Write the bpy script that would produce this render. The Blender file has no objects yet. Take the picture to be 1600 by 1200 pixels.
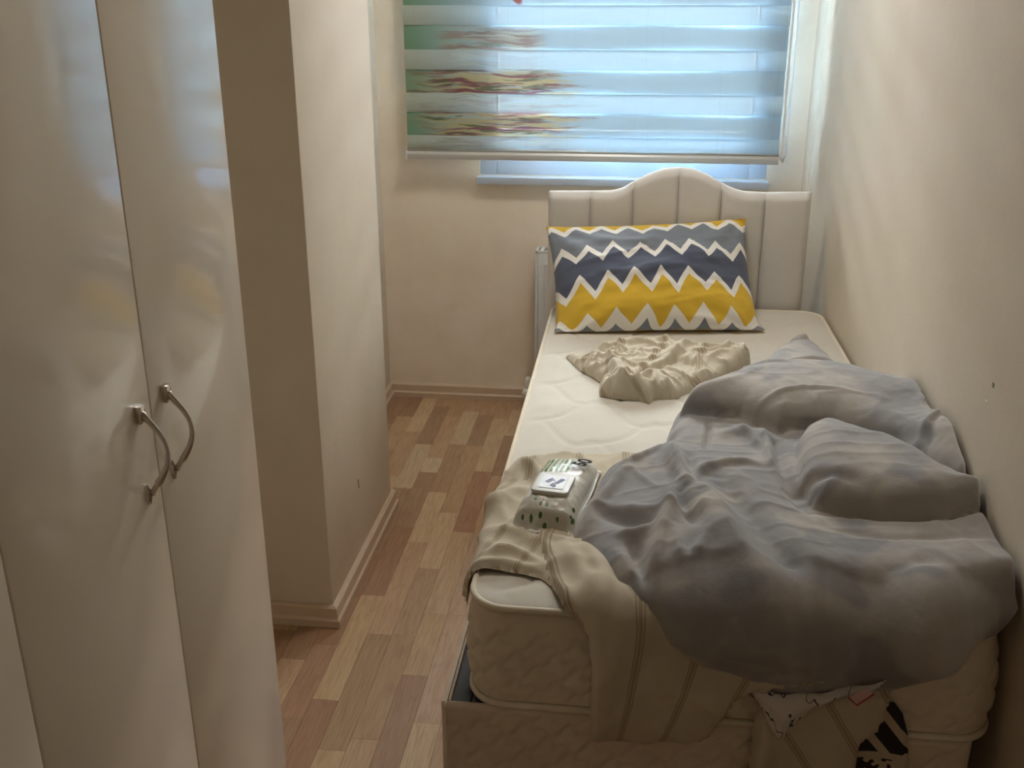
import bpy, bmesh, math, random
import numpy as np
from mathutils import Vector, Matrix

S = bpy.context.scene
C = S.collection
random.seed(4)

# ------------------------------------------------------------------ camera
CAM = np.array([0.3023, -3.4105, 1.5455])
YAW, PITCH, ROLL, FPX = -0.11773, 0.35792, -0.00066, 1593.56
_f = np.array([math.sin(YAW)*math.cos(PITCH), math.cos(YAW)*math.cos(PITCH), -math.sin(PITCH)])
_r = np.array([math.cos(YAW), -math.sin(YAW), 0.0])
_u = np.cross(_r, _f)
_r, _u = math.cos(ROLL)*_r + math.sin(ROLL)*_u, -math.sin(ROLL)*_r + math.cos(ROLL)*_u
cd = bpy.data.cameras.new('camera'); cam = bpy.data.objects.new('camera', cd); C.objects.link(cam)
cd.sensor_width = 36.0; cd.lens = FPX*36/1600; cd.clip_start = 0.02
cam.matrix_world = Matrix(((_r[0], _u[0], -_f[0], CAM[0]), (_r[1], _u[1], -_f[1], CAM[1]), (_r[2], _u[2], -_f[2], CAM[2]), (0, 0, 0, 1)))
S.camera = cam

# ------------------------------------------------------------------ world, light, exposure
W = bpy.data.worlds.new('sky'); S.world = W; W.use_nodes = True
_t = W.node_tree; bgn = _t.nodes['Background']
_tc = _t.nodes.new('ShaderNodeTexCoord'); _sp = _t.nodes.new('ShaderNodeSeparateXYZ'); _t.links.new(_tc.outputs['Generated'], _sp.inputs[0])
_mr = _t.nodes.new('ShaderNodeMapRange'); _mr.inputs[1].default_value = -.03; _mr.inputs[2].default_value = .03; _t.links.new(_sp.outputs[2], _mr.inputs[0])
_mx = _t.nodes.new('ShaderNodeMix'); _mx.data_type = 'RGBA'; _t.links.new(_mr.outputs[0], _mx.inputs[0])
_mx.inputs[6].default_value = (.10, .10, .10, 1)          # ground
_mx.inputs[7].default_value = (1.0, 0.985, 0.97, 1)        # even overcast sky
_t.links.new(_mx.outputs[2], bgn.inputs[0]); bgn.inputs[1].default_value = 60.0
pl = bpy.data.lights.new('window_portal', 'AREA'); pl.shape = 'RECTANGLE'; pl.size = 1.07; pl.size_y = 1.25
pl.cycles.is_portal = True
po = bpy.data.objects.new('window_portal', pl); C.objects.link(po)
po.location = (0.2535, 0.64, 1.585); po.rotation_euler = (math.radians(-90), 0, 0)
S.view_settings.view_transform = 'Standard'; S.view_settings.look = 'None'
S.view_settings.gamma = 1.0; S.view_settings.use_curve_mapping = False
S.view_settings.exposure = 2.38
S.cycles.use_denoising = True
S.cycles.max_bounces = 10; S.cycles.diffuse_bounces = 8; S.cycles.glossy_bounces = 4
S.cycles.transmission_bounces = 8; S.cycles.transparent_max_bounces = 12
S.cycles.sample_clamp_indirect = 8.0

# ------------------------------------------------------------------ material helpers
def srgb(r, g, b):
    f = lambda c: c/12.92 if c <= 0.04045 else ((c+0.055)/1.055)**2.4
    return (f(r/255), f(g/255), f(b/255), 1)

class NT:
    """small wrapper to write node graphs tersely"""
    def __init__(s, name):
        s.m = bpy.data.materials.new(name); s.m.use_nodes = True; s.t = s.m.node_tree; s.t.nodes.clear()
        s.out = s.t.nodes.new('ShaderNodeOutputMaterial')
    def n(s, typ, inp=None, **kw):
        nd = s.t.nodes.new('ShaderNode'+typ)
        for k, v in kw.items(): setattr(nd, k, v)
        for k, v in (inp or {}).items(): s.set(nd, k, v)
        return nd
    def set(s, nd, k, v):
        i = nd.inputs[k]
        if isinstance(v, bpy.types.NodeSocket): s.t.links.new(v, i)
        else: i.default_value = v
    def math(s, op, a, b=0.0, c=None, clamp=False):
        nd = s.n('Math', operation=op, use_clamp=clamp); s.set(nd, 0, a); s.set(nd, 1, b)
        if c is not None: s.set(nd, 2, c)
        return nd.outputs[0]
    def mix(s, f, a, b, blend='MIX'):
        nd = s.n('Mix', data_type='RGBA', blend_type=blend); s.set(nd, 0, f); s.set(nd, 6, a); s.set(nd, 7, b)
        return nd.outputs[2]
    def ramp(s, v, lo, hi, a=0.0, b=1.0, smooth=True):
        nd = s.n('MapRange', interpolation_type='SMOOTHSTEP' if smooth else 'LINEAR')
        s.set(nd, 0, v); s.set(nd, 1, lo); s.set(nd, 2, hi); s.set(nd, 3, a); s.set(nd, 4, b); return nd.outputs[0]
    def noise(s, vec, scale, detail=3, rough=0.55, mapping=None):
        if mapping: vec = s.n('Mapping', {0: vec, 3: mapping}).outputs[0]
        return s.n('TexNoise', {'Vector': vec, 'Scale': scale, 'Detail': detail, 'Roughness': rough}).outputs[0]
    def obj(s): return s.n('TexCoord').outputs['Object']
    def uv(s): return s.n('TexCoord').outputs['UV']
    def geo(s): return s.n('NewGeometry').outputs['Position']
    def bsdf(s, col, rough=0.6, bump=None, bstr=0.2, bdist=0.002, **extra):
        b = s.n('BsdfPrincipled'); s.set(b, 'Base Color', col); s.set(b, 'Roughness', rough)
        for k, v in extra.items(): s.set(b, k.replace('_', ' '), v)
        if bump is not None:
            bp = s.n('Bump', {'Strength': bstr, 'Distance': bdist, 'Height': bump}); s.set(b, 'Normal', bp.outputs[0])
        s.t.links.new(b.outputs[0], s.out.inputs[0]); return b

def plain(name, col, rough=0.5, metallic=0.0, **ex):
    t = NT(name); t.bsdf(col, rough, Metallic=metallic, **ex); return t.m

def wall_mat(name, a, b, scale=2.2):
    t = NT(name); P = t.geo()
    n1 = t.noise(P, scale, 4, 0.6); n2 = t.noise(P, 90, 2, 0.5); n3 = t.noise(P, 14, 4, 0.6)
    col = t.mix(t.ramp(n1, .35, .7), a, b)
    h = t.math('ADD', t.math('MULTIPLY', n2, .35), n3)
    t.bsdf(col, .62, h, .25, .003); return t.m

M = {}
M['wall'] = wall_mat('cream_wall', (.66, .585, .475, 1), (.62, .545, .435, 1))  # side walls: cream darkened where the window light came out too strong
M['ceiling'] = wall_mat('white_ceiling', (.88, .86, .81, 1), (.86, .84, .79, 1))
M['winwall'] = wall_mat('cream_window_wall', (.86, .77, .64, 1), (.79, .69, .56, 1), 4.0)  # same cream as the side walls, lightened for the light it lacks
M['baseboard'] = None

def m_baseboard():
    t = NT('baseboard_laminate'); P = t.geo()
    n = t.noise(P, 6, 4, .6, (3, 3, 25))
    t.bsdf(t.mix(n, (.50, .37, .25, 1), (.62, .49, .36, 1)), .4, n, .05); return t.m
M['baseboard'] = m_baseboard()

def m_wood():
    t = NT('laminate_plank')
    oi = t.n('ObjectInfo'); P = t.geo()
    off = t.n('CombineXYZ', {0: t.math('MULTIPLY', oi.outputs['Random'], 7.0), 1: t.math('MULTIPLY', oi.outputs['Random'], 13.0), 2: 0.0}).outputs[0]
    V = t.n('VectorMath', {0: P, 1: off}, operation='ADD').outputs[0]
    grain = t.noise(V, 1.0, 5, .65, (260, 9, 1))
    fig = t.noise(V, 1.0, 2, .5, (22, 4.0, 1))
    rings = t.math('PINGPONG', t.math('MULTIPLY', fig, 9.0), 1.0)
    pores = t.ramp(t.noise(V, 1.0, 2, .5, (700, 22, 1)), .60, .75)
    base = oi.outputs['Color']
    c1 = t.mix(t.math('MULTIPLY', t.ramp(rings, .0, .5, 1, 0), .22), base, t.mix(1.0, base, (.62, .52, .44, 1), 'MULTIPLY'))
    c2 = t.mix(t.ramp(grain, .35, .75, 0, .75), c1, t.mix(1.0, c1, (.66, .58, .52, 1), 'MULTIPLY'))
    c3 = t.mix(t.math('MULTIPLY', pores, .35), c2, t.mix(1.0, c2, (.6, .5, .42, 1), 'MULTIPLY'))
    t.bsdf(c3, .52, grain, .06, .001, Specular_IOR_Level=.3); return t.m
M['wood'] = m_wood()
M['subfloor'] = plain('subfloor', (.10, .065, .04, 1), .8)

def m_wardrobe():
    t = NT('glossy_cream_lacquer'); P = t.geo()
    n = t.noise(P, 55, 2, .5); n2 = t.noise(P, 9, 2, .5)
    t.bsdf((.78, .715, .61, 1), .16, n, .05, .0010, Coat_Weight=.5, Coat_Roughness=.06); return t.m
M['lacquer'] = m_wardrobe()
M['dark_edge'] = plain('grey_edge_band', (.16, .14, .12, 1), .6)
M['chrome'] = plain('satin_nickel', (.62, .58, .53, 1), .24, 1.0)
M['pvc'] = plain('shaded_white_pvc', (.50, .57, .66, 1), .35)  # white plastic with its bluish shade put into the colour
M['white_metal'] = plain('white_enamel', (.62, .62, .60, 1), .35)
M['alu'] = plain('blind_rail_grey', (.55, .55, .53, 1), .4, .3)
M['black'] = plain('black_metal', (.018, .019, .022, 1), .45)
M['charcoal'] = plain('charcoal_frame', (.045, .048, .055, 1), .5)
M['clear_plastic'] = plain('milky_plastic', (.75, .78, .78, 1), .3)
M['rubber'] = plain('sealant', (.5, .52, .54, 1), .6)
M['valve_white'] = plain('white_valve_plastic', (.78, .75, .69, 1), .4)

def m_glass():
    t = NT('window_glass')
    tr = t.n('BsdfTransparent', {0: (.93, .96, .97, 1)}); gl = t.n('BsdfGlossy', {0: (1, 1, 1, 1), 1: .02})
    fr = t.n('Fresnel', {0: 1.45})
    mx = t.n('MixShader', {0: fr.outputs[0]}); t.t.links.new(tr.outputs[0], mx.inputs[1]); t.t.links.new(gl.outputs[0], mx.inputs[2])
    t.t.links.new(mx.outputs[0], t.out.inputs[0]); return t.m
M['glass'] = m_glass()

def fabric(name, a, b, scale=6, weave=900, rough=.95, sheen=.15, bstr=.15, fine=True):
    t = NT(name); P = t.obj()
    n = t.noise(P, scale, 4, .6); w = t.noise(P, weave, 1, .5)
    wr = t.noise(P, 28, 4, .6)
    h = t.math('ADD', t.math('MULTIPLY', w, .25), wr)
    t.bsdf(t.mix(t.ramp(n, .3, .7), a, b), rough, h, bstr, .004, Sheen_Weight=sheen, Sheen_Roughness=.5); return t.m
M['mattress'] = fabric('mattress_knit', (.72, .63, .50, 1), (.68, .59, .46, 1), 3, 700, bstr=.10)
M['mattress_top'] = fabric('mattress_top_knit', (.65, .615, .54, 1), (.60, .565, .49, 1), 3, 700, bstr=.12)
M['piping'] = fabric('cream_piping', (.76, .69, .56, 1), (.70, .63, .50, 1), 20, 900, bstr=.2)
M['headboard'] = fabric('headboard_upholstery', (.68, .66, .63, 1), (.64, .62, .585, 1), 5, 500, bstr=.08)
M['base'] = fabric('bed_base_upholstery', (.68, .58, .46, 1), (.64, .54, .42, 1), 3, 600, bstr=.1)

# ------------------------------------------------------------------ object helpers
def wloc(o):
    v = Vector((0, 0, 0))
    while o is not None: v = v + o.location; o = o.parent
    return v
def tag(o, label=None, cat=None, group=None, kind=None):
    if label: o['label'] = label
    if cat: o['category'] = cat
    if group: o['group'] = group
    if kind: o['kind'] = kind
    return o
def root(name, loc, label, cat, group=None, rotz=0):
    o = bpy.data.objects.new(name, None); C.objects.link(o); o.location = loc; o.rotation_euler = (0, 0, rotz)
    o.empty_display_size = .05
    return tag(o, label, cat, group)
def mk(name, verts, faces, mat, parent=None, smooth=False, uvs=None, local=False):
    """one mesh object; verts in world space (origin moved to the parent's or the mesh's own base)"""
    V = np.array(verts, dtype=float)
    me = bpy.data.meshes.new(name)
    o = bpy.data.objects.new(name, me); C.objects.link(o)
    if parent is not None:
        if not local: V = V - np.array(wloc(parent))
        o.parent = parent
    elif not local:
        b = np.array([(V[:, 0].min()+V[:, 0].max())/2, (V[:, 1].min()+V[:, 1].max())/2, V[:, 2].min()])
        V = V - b; o.location = b
    me.from_pydata(V.tolist(), [], [tuple(int(i) for i in f) for f in faces])
    if uvs is not None:
        ul = me.uv_layers.new(name='UVMap'); idx = np.empty(len(me.loops), int); me.loops.foreach_get('vertex_index', idx)
        ul.data.foreach_set('uv', np.array(uvs, dtype=float)[idx].ravel())
    if smooth: me.polygons.foreach_set('use_smooth', [True]*len(me.polygons))
    me.materials.append(mat); me.update()
    return o
class B:
    """collects simple solids into one mesh"""
    def __init__(s): s.v = []; s.f = []
    def add(s, v, f):
        k = len(s.v); s.v += [tuple(p) for p in v]; s.f += [tuple(i+k for i in q) for q in f]; return s
    def box(s, x0, x1, y0, y1, z0, z1):
        v = [(x0, y0, z0), (x1, y0, z0), (x1, y1, z0), (x0, y1, z0), (x0, y0, z1), (x1, y0, z1), (x1, y1, z1), (x0, y1, z1)]
        return s.add(v, [(0, 3, 2, 1), (4, 5, 6, 7), (0, 1, 5, 4), (1, 2, 6, 5), (2, 3, 7, 6), (3, 0, 4, 7)])
    def prism(s, prof, axis, a, b):
        """profile of (p,q) swept along axis from a to b"""
        n = len(prof)
        def pt(p, q, w): return {'x': (w, p, q), 'y': (p, w, q), 'z': (p, q, w)}[axis]
        v = [pt(p, q, a) for p, q in prof] + [pt(p, q, b) for p, q in prof]
        f = [tuple(range(n))[::-1], tuple(range(n, 2*n))] + [(i, (i+1) % n, n+(i+1) % n, n+i) for i in range(n)]
        return s.add(v, f)
    def tube(s, pts, rad, seg=10, closed=False, flat=1.0, up=(0, 0, 1)):
        pts = [Vector(p) for p in pts]; n = len(pts); rad = rad if hasattr(rad, '__len__') else [rad]*n
        k = len(s.v)
        for i, p in enumerate(pts):
            a = pts[(i-1) % n] if closed or i > 0 else pts[0]; b = pts[(i+1) % n] if closed or i < n-1 else pts[-1]
            t = (b-a).normalized(); u = Vector(up)
            if abs(t.dot(u)) > .95: u = Vector((1, 0, 0))
            e1 = t.cross(u).normalized(); e2 = t.cross(e1).normalized()
            for j in range(seg):
                g = 2*math.pi*j/seg
                s.v.append(tuple(p + rad[i]*(math.cos(g)*e1*flat + math.sin(g)*e2)))
        m = n if closed else n-1
        for i in range(m):
            for j in range(seg):
                s.f.append((k+i*seg+j, k+i*seg+(j+1) % seg, k+((i+1) % n)*seg+(j+1) % seg, k+((i+1) % n)*seg+j))
        if not closed:
            s.f.append(tuple(k+j for j in range(seg))[::-1]); s.f.append(tuple(k+(n-1)*seg+j for j in range(seg)))
        return s
    def mk(s, name, mat, parent=None, smooth=False, bevel=0, **kw):
        o = mk(name, s.v, s.f, mat, parent, smooth, **kw)
        bm = bmesh.new(); bm.from_mesh(o.data); bmesh.ops.recalc_face_normals(bm, faces=bm.faces)
        if bevel:
            bmesh.ops.bevel(bm, geom=[e for e in bm.edges if e.is_manifold and e.calc_face_angle(0) > .6], offset=bevel, segments=2, affect='EDGES', profile=.6)
        bm.to_mesh(o.data); bm.free()
        if bevel or smooth:
            o.data.polygons.foreach_set('use_smooth', [True]*len(o.data.polygons))
            if not smooth: o.data.set_sharp_from_angle(angle=math.radians(40))
        return o
def grid_faces(nu, nv, keep=None, flip=False):
    i, j = np.meshgrid(np.arange(nu-1), np.arange(nv-1), indexing='ij')
    a = i*nv+j; F = np.stack([a, a+nv, a+nv+1, a+1], -1).reshape(-1, 4)
    if keep is not None: F = F[keep[F].all(1)]
    return F[:, ::-1] if flip else F
def compact(V, F, *attrs):
    used = np.unique(F); mp = -np.ones(len(V), int); mp[used] = np.arange(len(used))
    return (V[used], mp[F]) + tuple(a[used] for a in attrs)
def struct(o): o['kind'] = 'structure'; return o

# numpy value noise (2-D, smooth)
_rng = np.random.RandomState(11)
_tab = _rng.rand(256, 256)
def vnoise(x, y, ox=0, oy=0):
    x = np.asarray(x)+ox+1000; y = np.asarray(y)+oy+1000
    xi = np.floor(x).astype(int); yi = np.floor(y).astype(int); fx = x-xi; fy = y-yi
    fx = fx*fx*fx*(fx*(fx*6-15)+10); fy = fy*fy*fy*(fy*(fy*6-15)+10)
    g = lambda a, b: _tab[a % 256, b % 256]
    return ((g(xi, yi)*(1-fx)+g(xi+1, yi)*fx)*(1-fy)+(g(xi, yi+1)*(1-fx)+g(xi+1, yi+1)*fx)*fy)*2-1
def fbm(x, y, oct=3, ox=0):
    s = 0; a = 1
    for k in range(oct): s = s+a*vnoise(x*2**k, y*2**k, ox+k*17, ox*2+k*31); a *= .5
    return s

# ------------------------------------------------------------------ the room
XR, YW, XL, ZC = .955, .51, -.675, 2.55
XL2, YB = -.97, -3.85          # left wall beside the wardrobe, wall behind the viewer
CX, CY0, CY1 = -.44, -1.165, -.49   # column
# window opening
WX0, WX1, WZ0, WZ1 = -.285, .795, .925, 2.22

b = B()
for (ya, yb, g) in ((YW, YW+.03, 0), (YW+.03, YW+.22, .14)):       # opening splayed towards the outside
    b.box(XL-.2, WX0-g, ya, yb, -.05, ZC); b.box(WX1+g, XR+.2, ya, yb, -.05, ZC)
    b.box(WX0-g, WX1+g, ya, yb, -.05, WZ0-g); b.box(WX0-g, WX1+g, ya, yb, WZ1+g, ZC)
struct(b.mk('wall_window', M['winwall']))
struct(B().box(XR, XR+.15, YB, YW, -.05, ZC).mk('wall_right', M['wall']))
struct(B().box(XL-.3, XL, CY1, YW, -.05, ZC).mk('wall_left', M['wall']))
struct(B().box(XL2-.15, XL2, YB, CY0, -.05, ZC).mk('wall_left', M['wall']))
struct(B().box(XL2-.15, CX, CY0, CY1, -.05, ZC).mk('wall_column', M['wall'], bevel=.006))
b = B(); b.box(XL2-.15, -.15, YB-.15, YB, -.05, ZC); b.box(.70, XR+.15, YB-.15, YB, -.05, ZC); b.box(-.15, .70, YB-.15, YB, 2.05, ZC)
struct(b.mk('wall_back', M['wall']))
struct(B().box(XL2-.15, XR+.15, YB-.15, YW+.22, ZC, ZC+.1).mk('ceiling', M['ceiling']))
# closed door behind the viewer
d = struct(B().box(-.15, .70, YB-.06, YB-.02, 0, 2.05).mk('door_1', M['lacquer'], bevel=.003))
b = B().tube([(-.08, YB-.02, 1.0), (-.08, YB+.03, 1.0), (.02, YB+.035, 1.0)], .009, 8); b.mk('door_handle', M['chrome'], d, smooth=True)
# rounded plaster in the right-hand window corner
r = .030
prof = [(XR, YW), (XR-r, YW)] + [(XR-r+r*math.sin(a), YW-r+r*math.cos(a)) for a in np.linspace(0, math.pi/2, 7)]
struct(B().prism(prof, 'z', .0, ZC).mk('trim_1', M['wall'], smooth=False))

def chip(wall, c, ax, r1, r2, mat, rot=0):
    V = []
    for k in range(9):
        a = 2*math.pi*k/9; p, q = r1*math.cos(a)*(1+.25*math.sin(3*a)), r2*math.sin(a); p, q = p*math.cos(rot)-q*math.sin(rot), p*math.sin(rot)+q*math.cos(rot)
        V.append(c+np.array([0, p, q]) if ax == 'x' else c+np.array([p, 0, q]))
    n_ = np.array([-.0012, 0, 0]) if ax == 'x' and c[0] > 0 else np.array([.0012, 0, 0]) if ax == 'x' else np.array([0, -.0012, 0])
    V2 = [v+n_ for v in V]
    B().add([tuple(v) for v in V+V2], [tuple(range(9)), tuple(range(9, 18))]+[(i, (i+1) % 9, 9+(i+1) % 9, 9+i) for i in range(9)]).mk('scuff', mat, wall)
M['scuff'] = plain('scuff_grey', (.20, .17, .13, 1), .8); M['spot'] = plain('green_spot', (.22, .25, .19, 1), .7); M['chipw'] = plain('bare_plaster', (.80, .76, .68, 1), .9)
wr_ = [o for o in C.objects if o.name == 'wall_right'][0]; wc_ = [o for o in C.objects if o.name == 'wall_column'][0]
chip(wr_, np.array([XR, -1.618, .906]), 'x', .004, .005, M['spot']); chip(wr_, np.array([XR, -1.600, .868]), 'x', .005, .0015, M['chipw']); chip(wr_, np.array([XR, -.565, 1.428]), 'x', .004, .003, M['chipw'])
chip(wc_, np.array([CX, -.86, .262]), 'x', .002, .016, M['scuff'], .15)

# floor: base slab and laminate strips
floor = struct(B().box(XL2-.15, XR+.15, YB-.15, YW+.22, -.06, -.008).mk('floor', M['subfloor']))
SW = .0638; X0 = -.212
TN = {'l': (200, 174, 138), 'w': (206, 186, 154), 'm': (174, 142, 110), 't': (184, 152, 118), 'd': (150, 118, 92), 'r': (154, 114, 88), 'p': (184, 155, 130), 'y': (190, 162, 122), 'o': (162, 132, 98)}
known = {   # strip -> list of (y where the piece ends towards the viewer, tone), from the window wall on
 -7: [(.20, 'd'), (-.2, 'm')], -6: [(.28, 'd'), (-.05, 't'), (-.45, 'd')],
 -5: [(.13, 'l'), (-.27, 't'), (-.62, 'l')], -4: [(.40, 'm'), (.017, 'd'), (-.352, 'w'), (-.80, 'd'), (-1.26, 'r'), (-1.55, 'r'), (-1.95, 'd')],
 -3: [(.30, 't'), (-.10, 't'), (-.22, 'w'), (-.62, 'd'), (-1.02, 'r'), (-1.477, 'y'), (-1.9, 'r')],
 -2: [(.36, 'm'), (.03, 'w'), (-.37, 'm'), (-.711, 'l'), (-1.20, 't'), (-1.644, 'o'), (-2.0, 'y')],
 -1: [(.327, 'm'), (.028, 'd'), (-.51, 't'), (-.86, 'l'), (-1.195, 'm'), (-1.60, 'o'), (-2.0, 't')],
 0: [(.30, 'm'), (-.193, 'l'), (-.633, 'r'), (-1.09, 'l'), (-1.36, 'y'), (-1.72, 'd')],
 1: [(.40, 'm'), (.132, 'l'), (-.22, 'd'), (-.66, 't'), (-1.09, 'p'), (-1.531, 'p'), (-1.9, 'l')],
}
def board(x0, x1, y0, y1, tone):
    g = .00035
    o = B().box(x0+g, x1-g, y0+g, y1-g, -.008, 0).mk('plank', M['wood'], floor)
    j = random.uniform(-5, 5); c = srgb(*[v*.66+m_*.34+j for v, m_ in zip(TN[tone], (176, 146, 113))]); o.color = c
    return o
rest = B()
for k in range(-12, 19):
    x0 = X0+k*SW; x1 = x0+SW
    if x1 < XL2 or x0 > XR: continue
    y = YW
    if -10 <= k <= 3:
        for ye, tn in known.get(k, [(YW-.15-.3*random.random(), random.choice('ltmdr'))]):
            board(x0, x1, ye, y, tn); y = ye
        while y > -2.9:
            ye = y-random.choice([.33, .42, .47, .38]); board(x0, x1, ye, y, random.choice('ltmdrp')); y = ye
    while y > YB:
        ye = max(YB, y-random.choice([.33, .42, .47])); rest.box(x0+.0003, x1-.0003, ye+.0003, y-.0003, -.008, 0); y = ye
o = rest.mk('plank_field', M['wood'], floor); o['kind'] = 'stuff'; o.color = srgb(175, 138, 103)

# baseboards: stepped profile
def base_prof(sign=1): return [(0, 0), (.022, 0), (.022, .020), (.016, .026), (.013, .052), (.006, .058), (0, .058)]
pf = base_prof()
struct(B().prism([(YW-p, q) for p, q in pf], 'x', XL, XR).mk('baseboard_window', M['baseboard']))
struct(B().prism([(XL+p, q) for p, q in pf], 'y', CY1, YW-.022).mk('baseboard_left', M['baseboard']))
# column: mitred at the near corner
def mitred(prof_pts_a, prof_pts_b):
    n = len(prof_pts_a); v = prof_pts_a+prof_pts_b
    return B().add(v, [tuple(range(n))[::-1], tuple(range(n, 2*n))]+[(i, (i+1) % n, n+(i+1) % n, n+i) for i in range(n)])
struct(mitred([(CX+p, CY0-p, q) for p, q in pf], [(CX+p, CY1+.012, q) for p, q in pf]).mk('baseboard_column', M['baseboard']))
struct(mitred([(XL2, CY0-p, q) for p, q in pf], [(CX+p, CY0-p, q) for p, q in pf]).mk('baseboard_column', M['baseboard']))
struct(B().prism([(XR-p, q) for p, q in pf], 'y', YB, YW-.022).mk('baseboard_right', M['baseboard']))

# unseen house wall, added near black to block low sky light
struct(B().box(-14, 14, 8.0, 8.4, -6, 4.4).mk('wall_skyblock', plain('skyblock_dark', (.009, .0125, .0155, 1), .9, Specular_IOR_Level=0.0)))
# ------------------------------------------------------------------ window
win = bpy.data.objects.new('window_1', None); C.objects.link(win); win.location = (.255, YW+.09, WZ0); win['kind'] = 'structure'
win['label'] = 'white plastic framed window behind the printed blind'
y0, y1 = YW+.004, YW+.036
fw = .065
for (a, c_, d_, e) in ((WX0, WX0+fw, WZ0, WZ1), (WX1-fw, WX1, WZ0, WZ1)): B().box(a, c_, y0, y1, d_, e).mk('frame_post', M['pvc'], win, bevel=.004)
for (d_, e) in ((WZ0, WZ0+.17), (WZ1-fw, WZ1)): B().box(WX0+fw, WX1-fw, y0, y1, d_, e).mk('frame_rail', M['pvc'], win, bevel=.004)
for (a, c_) in ((WX0+fw, WX1-fw),):
    g = B().box(a, c_, y0+.010, y0+.014, WZ0+.17, WZ1-fw).mk('pane', M['glass'], win)
    for q in ((a, c_, WZ0+.17, WZ0+.081), (a, c_, WZ1-fw-.006, WZ1-fw)): B().box(q[0], q[1], y0+.004, y0+.010, q[2], q[3]).mk('glazing_bead', M['rubber'], g)
    for q in (a, c_-.006): B().box(q, q+.006, y0+.002, y1+.002, WZ0+.17, WZ1-fw).mk('glare_strip', M['charcoal'], g)  # dark strips added over the post sides to hide their bright skylight
B().box(WX0-.008, WX1+.006, YW-.045, YW+.004, WZ0-.030, WZ0-.002).mk('window_sill', M['pvc'], win, bevel=.006)

# ------------------------------------------------------------------ zebra roller blind
def m_blind(dense):
    t = NT('printed_band_fabric' if dense else 'sheer_band_fabric')
    P = t.geo(); xyz = t.n('SeparateXYZ', {0: P}); x, z = xyz.outputs[0], xyz.outputs[2]
    green = t.ramp(x, -.58, -.20, 1, 0)
    base = t.mix(green, (.56, .80, 1.0, 1), (.26, .47, .30, 1) if dense else (.62, .70, .60, 1))
    # the printed water reflections: streaks stretched sideways
    warp = t.noise(P, 5, 2, .5); V = t.n('VectorMath', {0: P, 1: t.n('CombineXYZ', {0: 0.0, 1: 0.0, 2: t.math('MULTIPLY', warp, .05)}).outputs[0]}, operation='ADD').outputs[0]
    s1 = t.noise(V, 1, 4, .6, (4.5, 0, 55)); s2 = t.noise(V, 1, 4, .6, (6, 3, 60)); s3 = t.noise(V, 1, 3, .6, (4, 9, 70))
    edge = t.math('ADD', x, t.math('MULTIPLY', t.math('SUBTRACT', s2, .5), .5))
    m_in = t.math('MULTIPLY', t.ramp(edge, -.56, -.36), t.ramp(edge, -.05, .12, 1, 0))
    lowz = t.math('MULTIPLY', t.ramp(z, 1.36, 1.28, 0, 1), 1.0)
    upz = t.math('MULTIPLY', t.math('MULTIPLY', t.ramp(x, -.46, -.36), t.ramp(x, -.10, .0, 1, 0)), t.ramp(z, 1.50, 1.42, 0, .55))
    mk_ = t.math('MULTIPLY', m_in, t.math('MAXIMUM', lowz, upz))
    if not dense: mk_ = t.math('MULTIPLY', mk_, .30)
    c = t.mix(t.math('MULTIPLY', t.ramp(s1, .36, .50), t.math('MULTIPLY', mk_, .85)), base, (.68, .58, .28, 1))
    c = t.mix(t.math('MULTIPLY', t.ramp(s3, .49, .58), t.math('MULTIPLY', mk_, .95)), c, (.30, .12, .17, 1))
    c = t.mix(t.math('MULTIPLY', t.ramp(s2, .54, .62), t.math('MULTIPLY', mk_, .9)), c, (.16, .20, .13, 1))
    # red printed shape near the top of the frame
    dx = t.math('DIVIDE', t.math('ADD', t.math('ADD', x, .135), t.math('MULTIPLY', t.math('SUBTRACT', z, 1.56), .5)), .028); dz = t.math('DIVIDE', t.math('SUBTRACT', z, 1.60), .065)
    rr = t.math('ADD', t.math('POWER', dx, 2.0), t.math('POWER', dz, 2.0))
    c = t.mix(t.math('MULTIPLY', t.ramp(rr, .7, 1.1, 1, 0), .9 if dense else .25), c, (.45, .10, .08, 1))
    w = t.noise(P, 1, 2, .5, (60, 1, 900))
    vl = t.ramp(t.noise(P, 1, 2, .5, (90, 1, 2)), .62, .70, 0, .10)
    c = t.mix(vl, c, (.35, .42, .45, 1))
    thru, glow = (.015, .0128) if dense else (.13, .0165)
    df = t.n('BsdfDiffuse', {0: t.mix(1.0, c, (.62, .62, .62, 1), 'MULTIPLY')})
    tl = t.n('BsdfTranslucent', {0: c}); tr = t.n('BsdfTransparent')
    m1 = t.n('MixShader', {0: glow}); t.t.links.new(df.outputs[0], m1.inputs[1]); t.t.links.new(tl.outputs[0], m1.inputs[2])
    m2 = t.n('MixShader', {0: thru}); t.t.links.new(m1.outputs[0], m2.inputs[1]); t.t.links.new(tr.outputs[0], m2.inputs[2])
    t.t.links.new(m2.outputs[0], t.out.inputs[0])
    return t.m
M['band'] = m_blind(True); M['sheer'] = m_blind(False)
BY = .43; BX0, BX1 = -.546, .820
bl = root('roller_blind', ((BX0+BX1)/2, BY, .993), 'striped day and night roller blind with a water reflection print', 'blind')
edges = [1.026, 1.081, 1.164, 1.234, 1.316, 1.386, 1.469, 1.537]
per = .1535
while edges[-1] < 2.2: edges.append(edges[-2]+per)
def band(name, za, zb, bulge, mat, y):
    nx, nz = 24, 7; V = []
    for i in range(nx):
        for j in range(nz):
            t_ = j/(nz-1); x = BX0+(BX1-BX0)*i/(nx-1)
            V.append((x, y-bulge*math.sin(math.pi*t_)+.0015*math.sin(x*9+za*20), za+(zb-za)*t_))
    return mk(name, V, grid_faces(nx, nz), mat, bl, True)
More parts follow.
